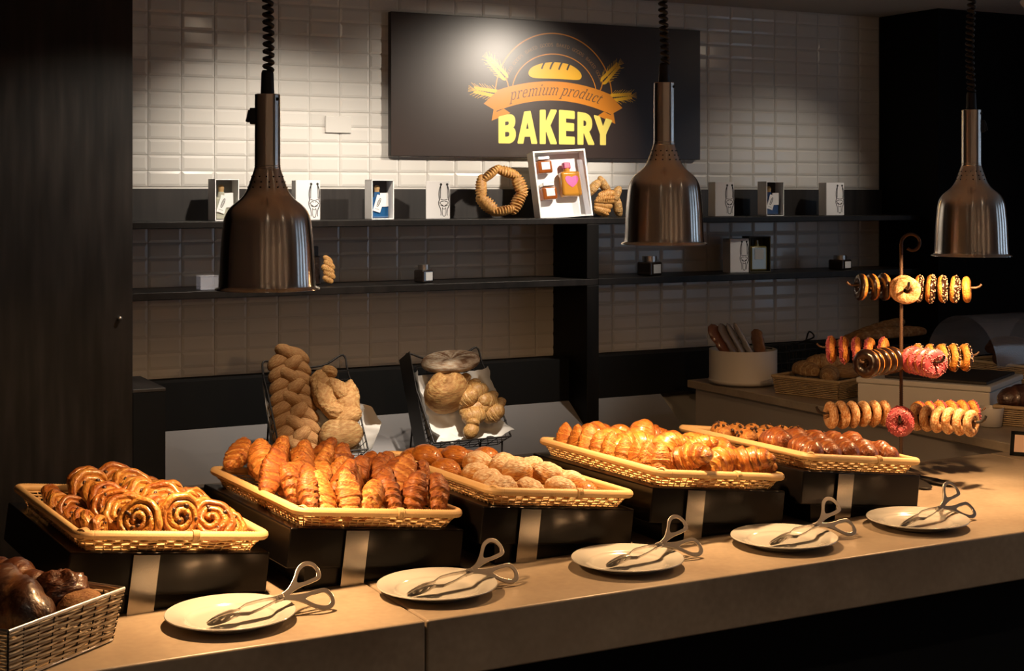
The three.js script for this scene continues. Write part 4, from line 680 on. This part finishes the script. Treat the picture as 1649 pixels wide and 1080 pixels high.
{
  const rk = wireRack('bread_rack', 'black wire rack holding the cracked round loaf and knotted rolls', 2.535, -5.32, 0.34, 0.35, 0.42, 0.02);
  napkin(rk, 'white napkin under the cracked round loaf and knotted rolls', (a, b) => { const k = Math.abs(a - 0.5), side = smooth(0.34, 0.5, k), x = Math.sign(a - 0.5) * Math.min(k, 0.42) * 0.385, y = 0.012 + b * 0.30 + 0.018 * noise(a * 11, 8, b * 2); return V3(x, y, 0.006 + side * 0.10 * (1 - b * 0.45) + 0.022 * noise(a * 8, b * 7, 5) * (0.4 + side) + 0.07 * smooth(0.16, 0, b)); });
  part('side_panel', at(box(0.003, 0.40, 0.11), -0.172, 0.28, -0.03, -0.42, 0, 0), M.iron, rk.t);
  inRack(solo('flat_round_bread', (() => { const g = surface(24, 40, (s, t) => { const q = s * Math.PI * 2, a = t * Math.PI * 2, r = 0.085 + 0.035 * Math.cos(q) * (s > 0.25 && s < 0.75 ? 2.4 : 1), n = fbm(Math.cos(a) * 3, Math.sin(a) * 3 + 9, s * 4); const fl = smooth(-0.1, 0.2, n + 0.1); return { p: V3(Math.cos(a) * Math.max(r, 0), Math.sin(q) * 0.026 * (1 + 0.2 * n), -Math.sin(a) * Math.max(r, 0)), c: cm([0.16, 0.08, 0.035], C.sugar, fl * 0.55) }; }, [6, 3]); return g; })(), M.dry, 'floury flat round loaf at the top of the right wire rack', 'bread'), rk, -0.015, 0.335, 0.085, [0.5, 0, 0.12]);
  inRack(solo('cracked_loaf', blobGeo(0.094, 0.098, 0.072, 81, { lump: 0.06, flat: 1, crack: 0.12, cols: [[0.44, 0.27, 0.10], [0.35, 0.19, 0.06], [0.30, 0.16, 0.06]] }), M.dry, 'round loaf with a jagged crack in the right wire rack', 'bread'), rk, -0.06, 0.21, 0.085, [1.0, 0.1, 0.2]);
  const bc = [[0.52, 0.33, 0.12], [0.42, 0.24, 0.075], C.breadPale], tw = []; for (let k = 0; k < 5; k++) tw.push(at(rollGeo({ L: 0.085, R: 0.031, segs: 2, ridge: 0.08, seed: 90 + k, taper: 0.4, lump: 0.14, cols: bc }), k * 0.034 - 0.07, -k * 0.028, (k % 2) * 0.01, 0, 0, 0.8));
  inRack(solo('twisted_roll', merge(tw, true), M.crust, 'long knobbly twisted roll on the right of its wire rack', 'bread'), rk, 0.095, 0.245, 0.085);
  const kn = []; [[0, 0, 0, 0.3, 0.13], [0.055, 0.02, 0.01, -0.6, 0.12], [-0.035, 0.04, 0.014, 1.1, 0.11], [0.01, 0.065, 0.018, 0.2, 0.105], [0.07, -0.03, 0.012, 0.9, 0.10], [-0.02, -0.035, 0.016, 0.1, 0.10]].forEach(([x, y, z, r, L], k) => kn.push(at(rollGeo({ L, R: 0.039, segs: 2, ridge: 0.08, seed: 100 + k, taper: 0.42, lump: 0.16, bend: 0.4, cols: bc }), x, y, z, 1.3, 0, r)));
  inRack(solo('knotted_roll', merge(kn, true), M.crust, 'large knotted golden roll at the lower middle of the right wire rack', 'bread'), rk, 0.045, 0.13, 0.10);
  const bow = []; for (const s of [-1, 1]) bow.push(at(blobGeo(0.036, 0.03, 0.03, 110 + s, { flat: 1, lump: 0.08, cols: bc }), s * 0.03, 0, 0, 0, 0, s * 0.4)); bow.push(at(blobGeo(0.018, 0.028, 0.034, 113, { flat: 1, cols: bc }), 0, 0, 0.004));
  inRack(solo('bow_roll', merge(bow, true), M.crust, 'small bow shaped roll at the foot of the right wire rack', 'bread'), rk, 0.01, 0.065, 0.12, [0, 0, 1.2]);
}
// ---------- wire-rimmed basket of dark loaves at the front left ----------
{
  const nx = V3(-0.79, 0, 0.61), back = V3(-0.61, 0, -0.79), K = V3(0.402, 0.9005, -2.64); // near base corner
  const t = thing('bread_basket', 'pale woven basket with a steel rim at the front left corner', 'basket', null, [K.x, K.y, K.z]); t.quaternion.setFromRotationMatrix(new THREE.Matrix4().makeBasis(nx.clone().negate(), V3(0, 1, 0), back.clone().negate()));
  // local x: along the face that the camera sees (0.29 long), local -z: to the rear
  const A = 0.27, B = 0.34, H = 0.098, f = 0.016, strips = [], wires = [];
  const lp = (y) => { const e = f * y / H; return [V3(-e, y, e), V3(A + e, y, e), V3(A + e, y, -B - e), V3(-e, y, -B - e)]; };
  for (let r = 0; r < 15; r++) { const y = 0.006 + r * 0.0062, c = lp(y); for (let k = 0; k < 4; k++) { const a = c[k], b = c[(k + 1) % 4], n = b.clone().sub(a), len = n.length(), N = Math.round(len / 0.04), out = V3(n.z, 0, -n.x).normalize(), pts = []; for (let i = 0; i <= N * 4; i++) pts.push(a.clone().addScaledVector(n, i / (N * 4)).addScaledVector(out, Math.sin(i / 4 * Math.PI + (r % 2 ? Math.PI : 0) + 0.7) * -0.0028)); strips.push(new THREE.TubeGeometry(new THREE.CatmullRomCurve3(pts), N * 4, 0.0023, 5)); } }
  part('woven_side', merge(strips), M.wickerPale ?? std('wickerPale', { color: lin(0.62, 0.50, 0.34), roughness: 0.6 }), t).userData.kind = 'stuff';
  const bt = lp(0.003), tp = lp(H); for (let k = 0; k < 4; k++) { const n = 8; for (let i = 0; i < n; i++) wires.push(bar(bt[k].clone().lerp(bt[(k + 1) % 4], i / n), tp[k].clone().lerp(tp[(k + 1) % 4], i / n), 0.0016, 5)); }
  part('stakes', merge(wires), M.iron, t).userData.kind = 'stuff';
  part('rim', merge(tp.map((p, k) => bar(p, tp[(k + 1) % 4], 0.0035, 8))), M.steel, t); part('base_wire', merge(bt.map((p, k) => bar(p, bt[(k + 1) % 4], 0.0026, 8))), M.steel, t); part('woven_base', box(A, 0.003, B, A / 2, 0.004, -B / 2), M.wickerDark, t);
  const q = t.quaternion, W = (x, y, z) => V3(x, y, z).applyQuaternion(q).add(t.position), dk = [[0.09, 0.030, 0.010], [0.03, 0.010, 0.005], [0.26, 0.13, 0.05]];
  const loaf = (g, label, x, y, z, e, m = M.glazed) => { const o = solo('dark_loaf', g, m, label, 'bread', 'dark loaves in the steel rimmed basket'); o.position.copy(W(x, y, z)); o.quaternion.copy(q).multiply(new THREE.Quaternion().setFromEuler(new THREE.Euler(...e))); };
  loaf(rollGeo({ L: 0.27, R: 0.066, segs: 3.5, ridge: 0.10, spiral: 1.4, sym: false, seed: 200, taper: 0.4, lump: 0.2, cols: dk }), 'dark slashed loaf nearest the steel rim of its basket', 0.135, 0.088, -0.145, [0.1, 1.35, 0]);
  loaf(rollGeo({ L: 0.2, R: 0.05, segs: 3, ridge: 0.2, sym: false, seed: 201, taper: 0.38, lump: 0.14, cols: [[0.13, 0.042, 0.013], [0.05, 0.015, 0.006], [0.24, 0.11, 0.035]] }), 'shiny dark twisted loaf in the middle of the steel rimmed basket', 0.215, 0.098, -0.20, [0, 1.4, 0]);
  loaf(blobGeo(0.052, 0.042, 0.05, 203, { lump: 0.2, scale: 2.4, cols: [[0.13, 0.042, 0.013], [0.05, 0.015, 0.006]] }), 'shiny dark round loaf beside the cut loaf in the steel rimmed basket', 0.225, 0.095, -0.085, [0, 0, 0.1]);
  loaf(blobGeo(0.034, 0.03, 0.052, 204, { lump: 0.08, cols: [[0.36, 0.22, 0.10], [0.24, 0.11, 0.04]] }), 'paler cut loaf at the right corner of the steel rimmed basket', 0.218, 0.075, -0.03, [0, 1.5, 0.25], M.dry);
}
// ---------- donut stand ----------
const RIGHT = V3(0.8852, 0, 0.4651), AWAY = V3(0.4651, 0, -0.8852);
{
  const S = V3(3.04, 0.9005, -3.3);
  const t = thing('donut_stand', 'rusty iron donut stand with curled top and three tiers of arms', 'stand', null, [S.x, S.y, S.z]);
  // twisted rod with a scroll on top
  const rod = surface(220, 8, (s, q) => { const y = s * 0.70, a = q * Math.PI * 2, r = 0.0052 * (1 + 0.14 * Math.sin(a + y * 900) ); return { p: V3(Math.cos(a) * r, y, -Math.sin(a) * r) }; }); rod.deleteAttribute('color');
  part('rod', rod, M.ironRust, t);
  const sc = []; for (let k = 0; k <= 30; k++) { const a = Math.PI - k / 30 * 5.4, r = 0.031 - k * 0.0004; const o = RIGHT.clone().multiplyScalar(0.031 + Math.cos(a) * r); sc.push(V3(o.x, 0.70 + Math.sin(a) * r, o.z)); } part('scroll', tube(sc, 0.0048, 60, 8), M.ironRust, t);
  for (let k = 0; k < 3; k++) { // leaf-shaped feet on short legs
    const a = -0.25 + k * 2.094, d = V3(Math.cos(a), 0, Math.sin(a)); if (k === 0) d.copy(RIGHT.clone().multiplyScalar(0.75).addScaledVector(AWAY, -0.66));
    const f = new THREE.Shape(); f.moveTo(0.04, -0.008); f.quadraticCurveTo(0.10, -0.03, 0.15, -0.02); f.quadraticCurveTo(0.176, 0, 0.15, 0.02); f.quadraticCurveTo(0.10, 0.03, 0.04, 0.008); const g = new THREE.ExtrudeGeometry(f, { depth: 0.003, bevelEnabled: true, bevelSize: 0.001, bevelThickness: 0.001, bevelSegments: 1 }); g.rotateX(-Math.PI / 2); g.rotateZ(-0.10); g.rotateY(-Math.atan2(d.z, d.x)); g.translate(0, 0.019, 0);
    part('foot', merge([g, bar(V3(0, 0.02, 0), d.clone().multiplyScalar(0.06).setY(0.017), 0.005, 8)]), M.iron, t);
  }
  const sug = C.sugar, dough = [0.68, 0.34, 0.07], dough2 = [0.54, 0.22, 0.035];
  const ring = (seed, sugar) => surface(40, 20, (s, q) => { const a = s * Math.PI * 2, b = q * Math.PI * 2, n = fbm(Math.cos(a) * 2 + seed, Math.sin(a) * 2, Math.cos(b) * 0.8, 3), r = 0.0170 * (1 + 0.14 * n), R = 0.0275 + Math.cos(b) * r; let c = cm(dough, dough2, clamp(0.4 + n)); if (sugar) { const k = smooth(-0.10, 0.16, fbm(Math.cos(a) * R * 420, Math.sin(a) * R * 420 + seed, Math.sin(b) * 7, 3) + 0.06); c = cm([0.54, 0.26, 0.08], [0.78, 0.62, 0.44], k * 0.75); } return { p: V3(Math.sin(b) * r * 0.80, Math.cos(a) * R, Math.sin(a) * R), c }; }, [4, 2]);
  const icing = (seed) => { const g = surface(48, 12, (s, q) => { const a = s * Math.PI * 2, wav = 0.22 * noise(Math.cos(a) * 2.2 + seed, Math.sin(a) * 2.2, 3), b = mix(0.12 - wav, Math.PI - 0.12 + wav, q), n = fbm(Math.cos(a) * 2 + seed, Math.sin(a) * 2, Math.cos(b) * 0.8, 3), r = 0.0170 * (1 + 0.14 * n) + 0.0014 * smooth(0, 0.08, q) * smooth(1, 0.92, q) + 0.0001, R = 0.0275 + Math.cos(b) * r; return { p: V3(Math.sin(b) * r * 0.80, Math.cos(a) * R, Math.sin(a) * R) }; }, [4, 1]); g.deleteAttribute('color'); return g; };
  const dots = (seed, n, size) => { const q = rng(seed), l = []; for (let k = 0; k < n; k++) { const a = q() * 6.283, b = q() * Math.PI, r = 0.0186, R = 0.0275 + Math.cos(b) * r; l.push(at(new THREE.IcosahedronGeometry(size, 0), Math.sin(b) * r * 0.82, Math.cos(a) * R, Math.sin(a) * R, q() * 3, q() * 3, 0, 1.5, 0.8, 0.8)); } return merge(l); };
  const rings = [1, 2, 3].map((s) => ring(s * 4.2, false)), sugars = [1, 2, 3].map((s) => ring(s * 3.7, true)), ices = [1, 2, 3].map((s) => icing(s * 4.2)), sprinkle = [1, 2].map((s) => dots(s * 17, 150, 0.0019)), pinkDots = [1, 2].map((s) => dots(s * 29, 190, 0.0022));
  const choc = phy('chocolate', { color: lin(0.016, 0.006, 0.004), roughness: 0.28, clearcoat: 0.6, clearcoatRoughness: 0.15 }), pink = phy('pinkIcing', { color: lin(0.34, 0.05, 0.065), roughness: 0.45, clearcoat: 0.4 }), pinkS = std('pinkCrumbs', { color: lin(0.48, 0.13, 0.14), roughness: 0.5 }), whiteS = std('paleCrumbs', { color: lin(0.62, 0.40, 0.28), roughness: 0.6 });
  const R = rng(66);
  const kindOf = { choc: ['chocolate donut', choc, null], chocs: ['chocolate sprinkle donut', choc, whiteS], pinks: ['pink crumb donut', pink, pinkS], pink: ['plain pink iced donut', pink, null], sugar: ['sugared donut'], plain: ['plain golden donut'] };
  const arm = (tier, where, y, a, b, list, step, start, flip, tipBlack) => {
    const d = RIGHT.clone().multiplyScalar(a).addScaledVector(AWAY, -b).normalize(), len = start + list.length * step + 0.012;
    const p = (l, up = 0) => d.clone().multiplyScalar(l).add(V3(0, y - S.y + up, 0));
    part('arm', tube([p(0), p(len * 0.5), p(len - 0.026), p(len - 0.012, 0.003), p(len - 0.004, 0.010)], 0.0034, 24, 8), M.ironRust, t); if (tipBlack) part('arm_tip', tube([p(len - 0.028), p(len - 0.014, 0.003), p(len - 0.004, 0.013), p(len - 0.001, 0.020)], 0.0042, 12, 8), M.rubber, t);
    const q = new THREE.Quaternion().setFromUnitVectors(V3(1, 0, 0), d);
    list.forEach((k, i) => {
      const [nm, ice, dot] = kindOf[k], o = thing('donut', `${nm} on the ${tier} tier, ${ORD[list.length - 1 - i]} from the tip of the ${where} arm`, 'donut', 'donuts on the iron stand'), v = Math.floor(R() * 3);
      part('dough', k === 'sugar' ? sugars[v] : rings[v], k === 'sugar' ? M.dry : M.crust, o); if (ice) { const m = part('icing', ices[v], ice, o); if (dot) part('crumbs', (dot === pinkS ? pinkDots : sprinkle)[v % 2], dot, m).userData.kind = 'stuff'; }
      o.position.copy(S).add(p(start + i * step, -0.0055)); o.quaternion.copy(q); if (flip) o.rotateY(Math.PI); o.rotateX(R() * 6.28); o.rotateZ((R() - 0.5) * 0.16); o.rotateY((R() - 0.5) * 0.16); o.scale.setScalar(0.87 + R() * 0.07);
    });
  };
  const n = (k, c) => Array(c).fill(k);
  arm('top', 'left', 1.478, -1, 0.12, n('choc', 3), 0.036, 0.052, false, false);
  arm('top', 'viewer-facing', 1.474, -0.12, 1, n('sugar', 3), 0.032, 0.045, false, true);
  arm('top', 'right', 1.474, 0.93, 0.36, [...n('chocs', 4), 'plain'], 0.034, 0.05, false, false);
  arm('middle', 'rear left', 1.284, -0.93, -0.38, n('pinks', 5), 0.038, 0.052, false, false);
  arm('middle', 'front left', 1.264, -0.72, 0.68, n('choc', 5), 0.032, 0.055, false, false);
  arm('middle', 'viewer-facing', 1.266, 0.38, 0.92, n('pinks', 4), 0.034, 0.048, false, true);
  arm('middle', 'right', 1.266, 1, -0.10, n('chocs', 5), 0.036, 0.052, false, false);
  arm('bottom', 'left', 1.104, -1, 0.22, n('sugar', 6), 0.034, 0.055, false, true);
  arm('bottom', 'viewer-facing', 1.092, -0.28, 0.95, n('pinks', 3), 0.035, 0.05, false, true);
  arm('bottom', 'front right', 1.096, 0.72, 0.68, n('sugar', 6), 0.034, 0.05, false, true);
  arm('bottom', 'right', 1.094, 1, -0.24, ['pinks', 'pinks', 'pinks', 'pinks', 'pink', 'pinks'], 0.036, 0.055, false, false);
}
// ---------- goods on the side counter ----------
const CY = 0.9005;
{
  const t = thing('round_bucket', 'white round bucket holding wrapped bread sticks on the side counter', 'bucket', null, [3.945, CY, -5.29]);
  part('bucket', merge([lathe([[0.001, 0.004], [0.15, 0.004], [0.153, 0.02], [0.153, 0.024], [0.1505, 0.026], [0.1505, 0.155], [0.1475, 0.155], [0.1475, 0.01], [0.001, 0.01]], 48)]), M.whitePlastic, t);
  const pk = [[-0.10, -0.62, [0.20, 0.075, 0.04], 'reddish wrapped snack bag at the left of the white bucket'], [-0.055, -0.55, [0.24, 0.20, 0.19], 'grey wrapped bread stick second in the white bucket'], [-0.02, -0.5, [0.34, 0.32, 0.32], 'silvery wrapped bread stick third in the white bucket'], [0.02, -0.48, [0.42, 0.41, 0.44], 'shiny wrapped bread stick in the middle of the white bucket'], [0.09, -0.16, [0.26, 0.13, 0.07], 'amber wrapped biscuit bag at the right of the white bucket']];
  pk.forEach(([u, lean, c, label], i) => {
    const g = surface(20, 16, (s, q) => { const x = s * 2 - 1, a = q * Math.PI * 2, w = 0.024 * (1 - 0.75 * Math.pow(Math.abs(x), 8)), th = 0.013 * Math.pow(Math.max(0, 1 - Math.pow(Math.abs(x), 6)), 0.5) + 0.0012, n = noise(x * 9 + i, a * 1.5, 3) * 0.006; return { p: V3(Math.cos(a) * (w + n), x * 0.105, -Math.sin(a) * (th + n)) }; }); g.deleteAttribute('color');
    const m = solo('wrapped_stick', g, phy('wrap' + i, { color: lin(...c), roughness: 0.25, clearcoat: 0.8, clearcoatRoughness: 0.15 }), label, 'packet', 'wrapped packets in the white bucket'); const r = RIGHT.clone().multiplyScalar(u * 0.8); m.position.set(3.945 + r.x, CY + 0.165 - (i === 4 ? 0.01 : 0), -5.29 + r.z); m.quaternion.setFromAxisAngle(AWAY.clone().negate(), -lean); m.rotateY(0.4 * i); m.scale.set(...(i === 4 ? [1.6, 0.85, 1.2] : [1.45, 1.12, 0.9]));
  });
}
function wickerBasket(label, x, z, W, D, H, turn, mat) { // plain woven box basket
  const t = thing('wicker_basket', label, 'basket', 'wicker baskets on the side counter', [x, CY, z], turn), l = [], st = [], f = 0.14;
  const lp = (y) => { const e = f * y; return [V3(-W / 2 - e, y, D / 2 + e), V3(W / 2 + e, y, D / 2 + e), V3(W / 2 + e, y, -D / 2 - e), V3(-W / 2 - e, y, -D / 2 - e)]; };
  const nr = Math.round(H / 0.0075); for (let r = 0; r < nr; r++) { const c = lp(0.005 + r * 0.0075); c.forEach((a, k) => { const b = c[(k + 1) % 4], d = b.clone().sub(a), N = Math.round(d.length() / 0.016), out = V3(d.z, 0, -d.x).normalize(), pts = []; for (let i = 0; i <= N * 2; i++) pts.push(a.clone().addScaledVector(d, i / (N * 2)).addScaledVector(out, (i % 2 ? 1 : 0) * ((i >> 1) + r) % 2 ? 0.002 : -0.002)); l.push(new THREE.TubeGeometry(new THREE.CatmullRomCurve3(pts), N * 2, 0.003, 4)); }); }
  part('woven_side', merge(l), mat, t).userData.kind = 'stuff'; const c = lp(H); part('rim', merge(c.map((a, k) => bar(a, c[(k + 1) % 4], 0.007, 8)).concat(c.map((a) => new THREE.SphereGeometry(0.007, 10, 8).translate(a.x, a.y, a.z)))), mat, t); part('woven_base', box(W, 0.006, D, 0, 0.004, 0), mat, t); return t;
}
{
  const b = wickerBasket('brown wicker basket of pale rolls beside the white bucket', 4.04, -4.86, 0.25, 0.30, 0.075, 0.32, M.wickerDark);
  const rc = [[0.36, 0.25, 0.14], [0.28, 0.17, 0.08], [0.5, 0.38, 0.22]], P = [[-0.06, 0.07, 0.09, 0.5, 'at the front left'], [0.05, 0.08, 0.095, -0.4, 'at the front right'], [-0.05, -0.05, 0.10, 1.2, 'at the rear left'], [0.06, -0.06, 0.10, 0.2, 'at the rear right'], [0.0, 0.01, 0.13, -0.9, 'on top']];
  P.forEach(([x, z, y, r, w], i) => { const o = solo('pale_roll', i % 2 ? blobGeo(0.075, 0.04, 0.048, 130 + i, { lump: 0.06, cols: rc }) : rollGeo({ L: 0.16, R: 0.042, segs: 3, ridge: 0.05, seed: 130 + i, taper: 0.35, cols: rc }), M.dry, `pale floury roll ${w} of the brown wicker basket`, 'bread', 'rolls in the brown wicker basket'); o.position.set(x, y, z).applyAxisAngle(V3(0, 1, 0), 0.32).add(b.position); o.rotation.y = 0.32 + r; });
  // dark wire basket behind
  const w = thing('wire_basket', 'dark wire basket standing behind the brown wicker basket', 'basket', null, [4.26, CY, -5.30], 0.1), q = []; for (const y of [0.01, 0.06, 0.11, 0.15]) { const e = 0.02 * y / 0.15; [[-1, -1, 1, -1], [1, -1, 1, 1], [1, 1, -1, 1], [-1, 1, -1, -1]].forEach(([a, c, d, f]) => q.push(bar(V3(a * (0.15 + e), y, c * (0.1 + e)), V3(d * (0.15 + e), y, f * (0.1 + e)), 0.003, 6))); }
  for (let i = -4; i <= 4; i++) for (const s of [-1, 1]) q.push(bar(V3(i * 0.037, 0.01, s * 0.1), V3(i * 0.042, 0.15, s * 0.12), 0.002, 5)); part('wire_frame', merge(q), M.iron, w); part('handle', tube([V3(0.17, 0.15, -0.12), V3(0.172, 0.20, -0.1), V3(0.1, 0.185, 0), V3(-0.1, 0.17, 0.08), V3(-0.17, 0.15, 0.12)], 0.004, 24, 6), M.iron, w);
  // white bread box with a dark board on it
  const ang = Math.atan2(-0.46, 0.25), k = thing('bread_box', 'white box with a dark serving board on top behind the donuts', 'box', null, [4.20, CY, -4.40], 0);
  k.quaternion.setFromRotationMatrix(new THREE.Matrix4().makeBasis(V3(0.4775, 0, 0.8786), V3(0, 1, 0), V3(-0.8786, 0, 0.4775))); k.position.set(4.035 + 0.21, CY, -4.27 - 0.114);
  part('body', rbox(0.52, 0.095, 0.46, 0.006, 0, 0.0475, 0), M.whitePlastic, k); part('lid', rbox(0.53, 0.022, 0.47, 0.006, 0, 0.107, 0), M.whitePlastic, k);
  const sb = solo('serving_board', rbox(0.40, 0.012, 0.40, 0.004), std('slate', { color: lin(0.07, 0.05, 0.04), roughness: 0.5, map: T.wood }), 'dark flat serving board lying on the white box', 'board'); sb.quaternion.copy(k.quaternion); sb.position.copy(k.position).add(V3(0, 0.1245, 0)).add(V3(0.04, 0, 0).applyQuaternion(k.quaternion));
  // baguettes on a crate behind
  const cr = thing('wooden_crate', 'dark crate carrying the baguettes at the back of the side counter', 'crate', null, [4.80, CY, -5.15], 0); part('crate', rbox(0.56, 0.15, 0.28, 0.005, 0, 0.075, 0), M.blackWood, cr); part('rim_board', rbox(0.58, 0.02, 0.30, 0.004, 0, 0.16, 0), M.blackWood, cr);
  const bg = rollGeo({ L: 0.46, R: 0.034, segs: 7, ridge: 0.07, sym: false, seed: 140, taper: 0.25, cols: [[0.36, 0.22, 0.09], [0.28, 0.14, 0.045], [0.5, 0.36, 0.18]] });
  [[4.60, 1.112, -5.06, 'front baguette on the dark crate'], [4.56, 1.112, -5.15, 'rear baguette on the dark crate']].forEach(([x, y, z, l], i) => { const o = solo('baguette', bg, M.dry, l, 'bread', 'baguettes on the crate'); o.position.set(x, y, z); o.rotation.y = 0.1 + i * 0.12; o.rotation.x = i; });
  // ribbed pale basket with dark bread under a clear lid
  const rb = wickerBasket('pale ribbed basket of dark bread at the right end of the side counter', 5.06, -4.72, 0.34, 0.34, 0.10, 0.1, M.wickerPale);
  const hb = [[0.13, 0.06, 0.025], [0.07, 0.03, 0.012], [0.24, 0.14, 0.06]]; [[-0.08, 0.05, 0.12, 'left'], [0.07, 0.04, 0.125, 'right'], [0.0, -0.07, 0.15, 'rear']].forEach(([x, z, y, w], i) => { const o = solo('brown_loaf', blobGeo(0.13, 0.055, 0.075, 150 + i, { lump: 0.08, cols: hb }), M.dry, `brown loaf at the ${w} of the pale ribbed basket`, 'bread', 'brown loaves in the ribbed basket'); o.position.set(5.06 + x, CY + y, -4.72 + z); o.rotation.y = i * 0.8; });
  const cv = solo('clear_cover', (() => { const g = new THREE.CylinderGeometry(0.21, 0.21, 0.5, 28, 3, true, -Math.PI / 2, Math.PI); g.rotateZ(Math.PI / 2); g.rotateX(-Math.PI / 2); return g; })(), M.film, 'clear curved plastic cover over the dark bread', 'cover'); cv.position.set(5.0, CY + 0.10, -4.78);
  const tg = thing('clear_tongs', 'clear plastic tongs sticking out of the dark bread', 'tongs', null, [5.10, CY + 0.19, -4.70], 0.2); for (const s of [-1, 1]) part('arm', at(rbox(0.012, 0.15, 0.004, 0.0015), s * 0.012, 0.06, 0, 0, 0, -0.35 + s * 0.05), M.film, tg); part('grip', at(rbox(0.036, 0.04, 0.012, 0.004), 0.045, 0.14, 0, 0, 0, -0.35), M.film, tg);
  // basket with a very dark loaf near the right edge of the picture
  const db = wickerBasket('wicker basket with a nearly black loaf at the right edge', 4.22, -3.84, 0.22, 0.26, 0.07, 0.48, M.wickerDark); const dl = solo('black_loaf', rollGeo({ L: 0.30, R: 0.06, segs: 3, ridge: 0.08, seed: 160, taper: 0.4, lump: 0.12, cols: [[0.06, 0.022, 0.012], [0.03, 0.01, 0.006], [0.10, 0.04, 0.02]] }), M.glazed, 'nearly black loaf in the wicker basket at the right edge', 'bread'); dl.position.set(4.21, CY + 0.095, -3.86); dl.rotation.y = -0.35;
  const tb = thing('white_tub', 'small white tub between the donuts and the basket with the black loaf', 'tub', null, [4.02, CY, -3.9]); part('tub', merge([lathe([[0.001, 0.002], [0.04, 0.002], [0.048, 0.07], [0.045, 0.07], [0.038, 0.006], [0.001, 0.006]], 32)]), M.whitePlastic, tb);
}
// ---------- folded menu card at the right end of the buffet ----------
{
  const t = thing('menu_stand', 'black framed menu card cut off by the right edge of the picture', 'menu', null, [3.735, 0.9005, -3.305], 0);
  t.quaternion.setFromRotationMatrix(new THREE.Matrix4().makeBasis(V3(0.62, 0, 0.785), V3(0, 1, 0), V3(-0.785, 0, 0.62)));
  const a = part('frame', at(merge([box(0.34, 0.012, 0.008, 0, 0.006, 0), box(0.34, 0.012, 0.008, 0, 0.084, 0), box(0.012, 0.09, 0.008, -0.164, 0.045, 0), box(0.012, 0.09, 0.008, 0.164, 0.045, 0)]), 0, 0, 0, -0.7), M.blackPaint, t); part('sheet', at(box(0.316, 0.07, 0.003, 0, 0.045, 0), 0, 0, 0, -0.7), std('peachPaper', { color: lin(0.72, 0.50, 0.38), roughness: 0.8 }), t); part('prop', at(box(0.12, 0.075, 0.004, 0, 0.037, -0.06), 0, 0, 0, 0), M.blackPaint, t);
}
renderer.render(scene, camera);
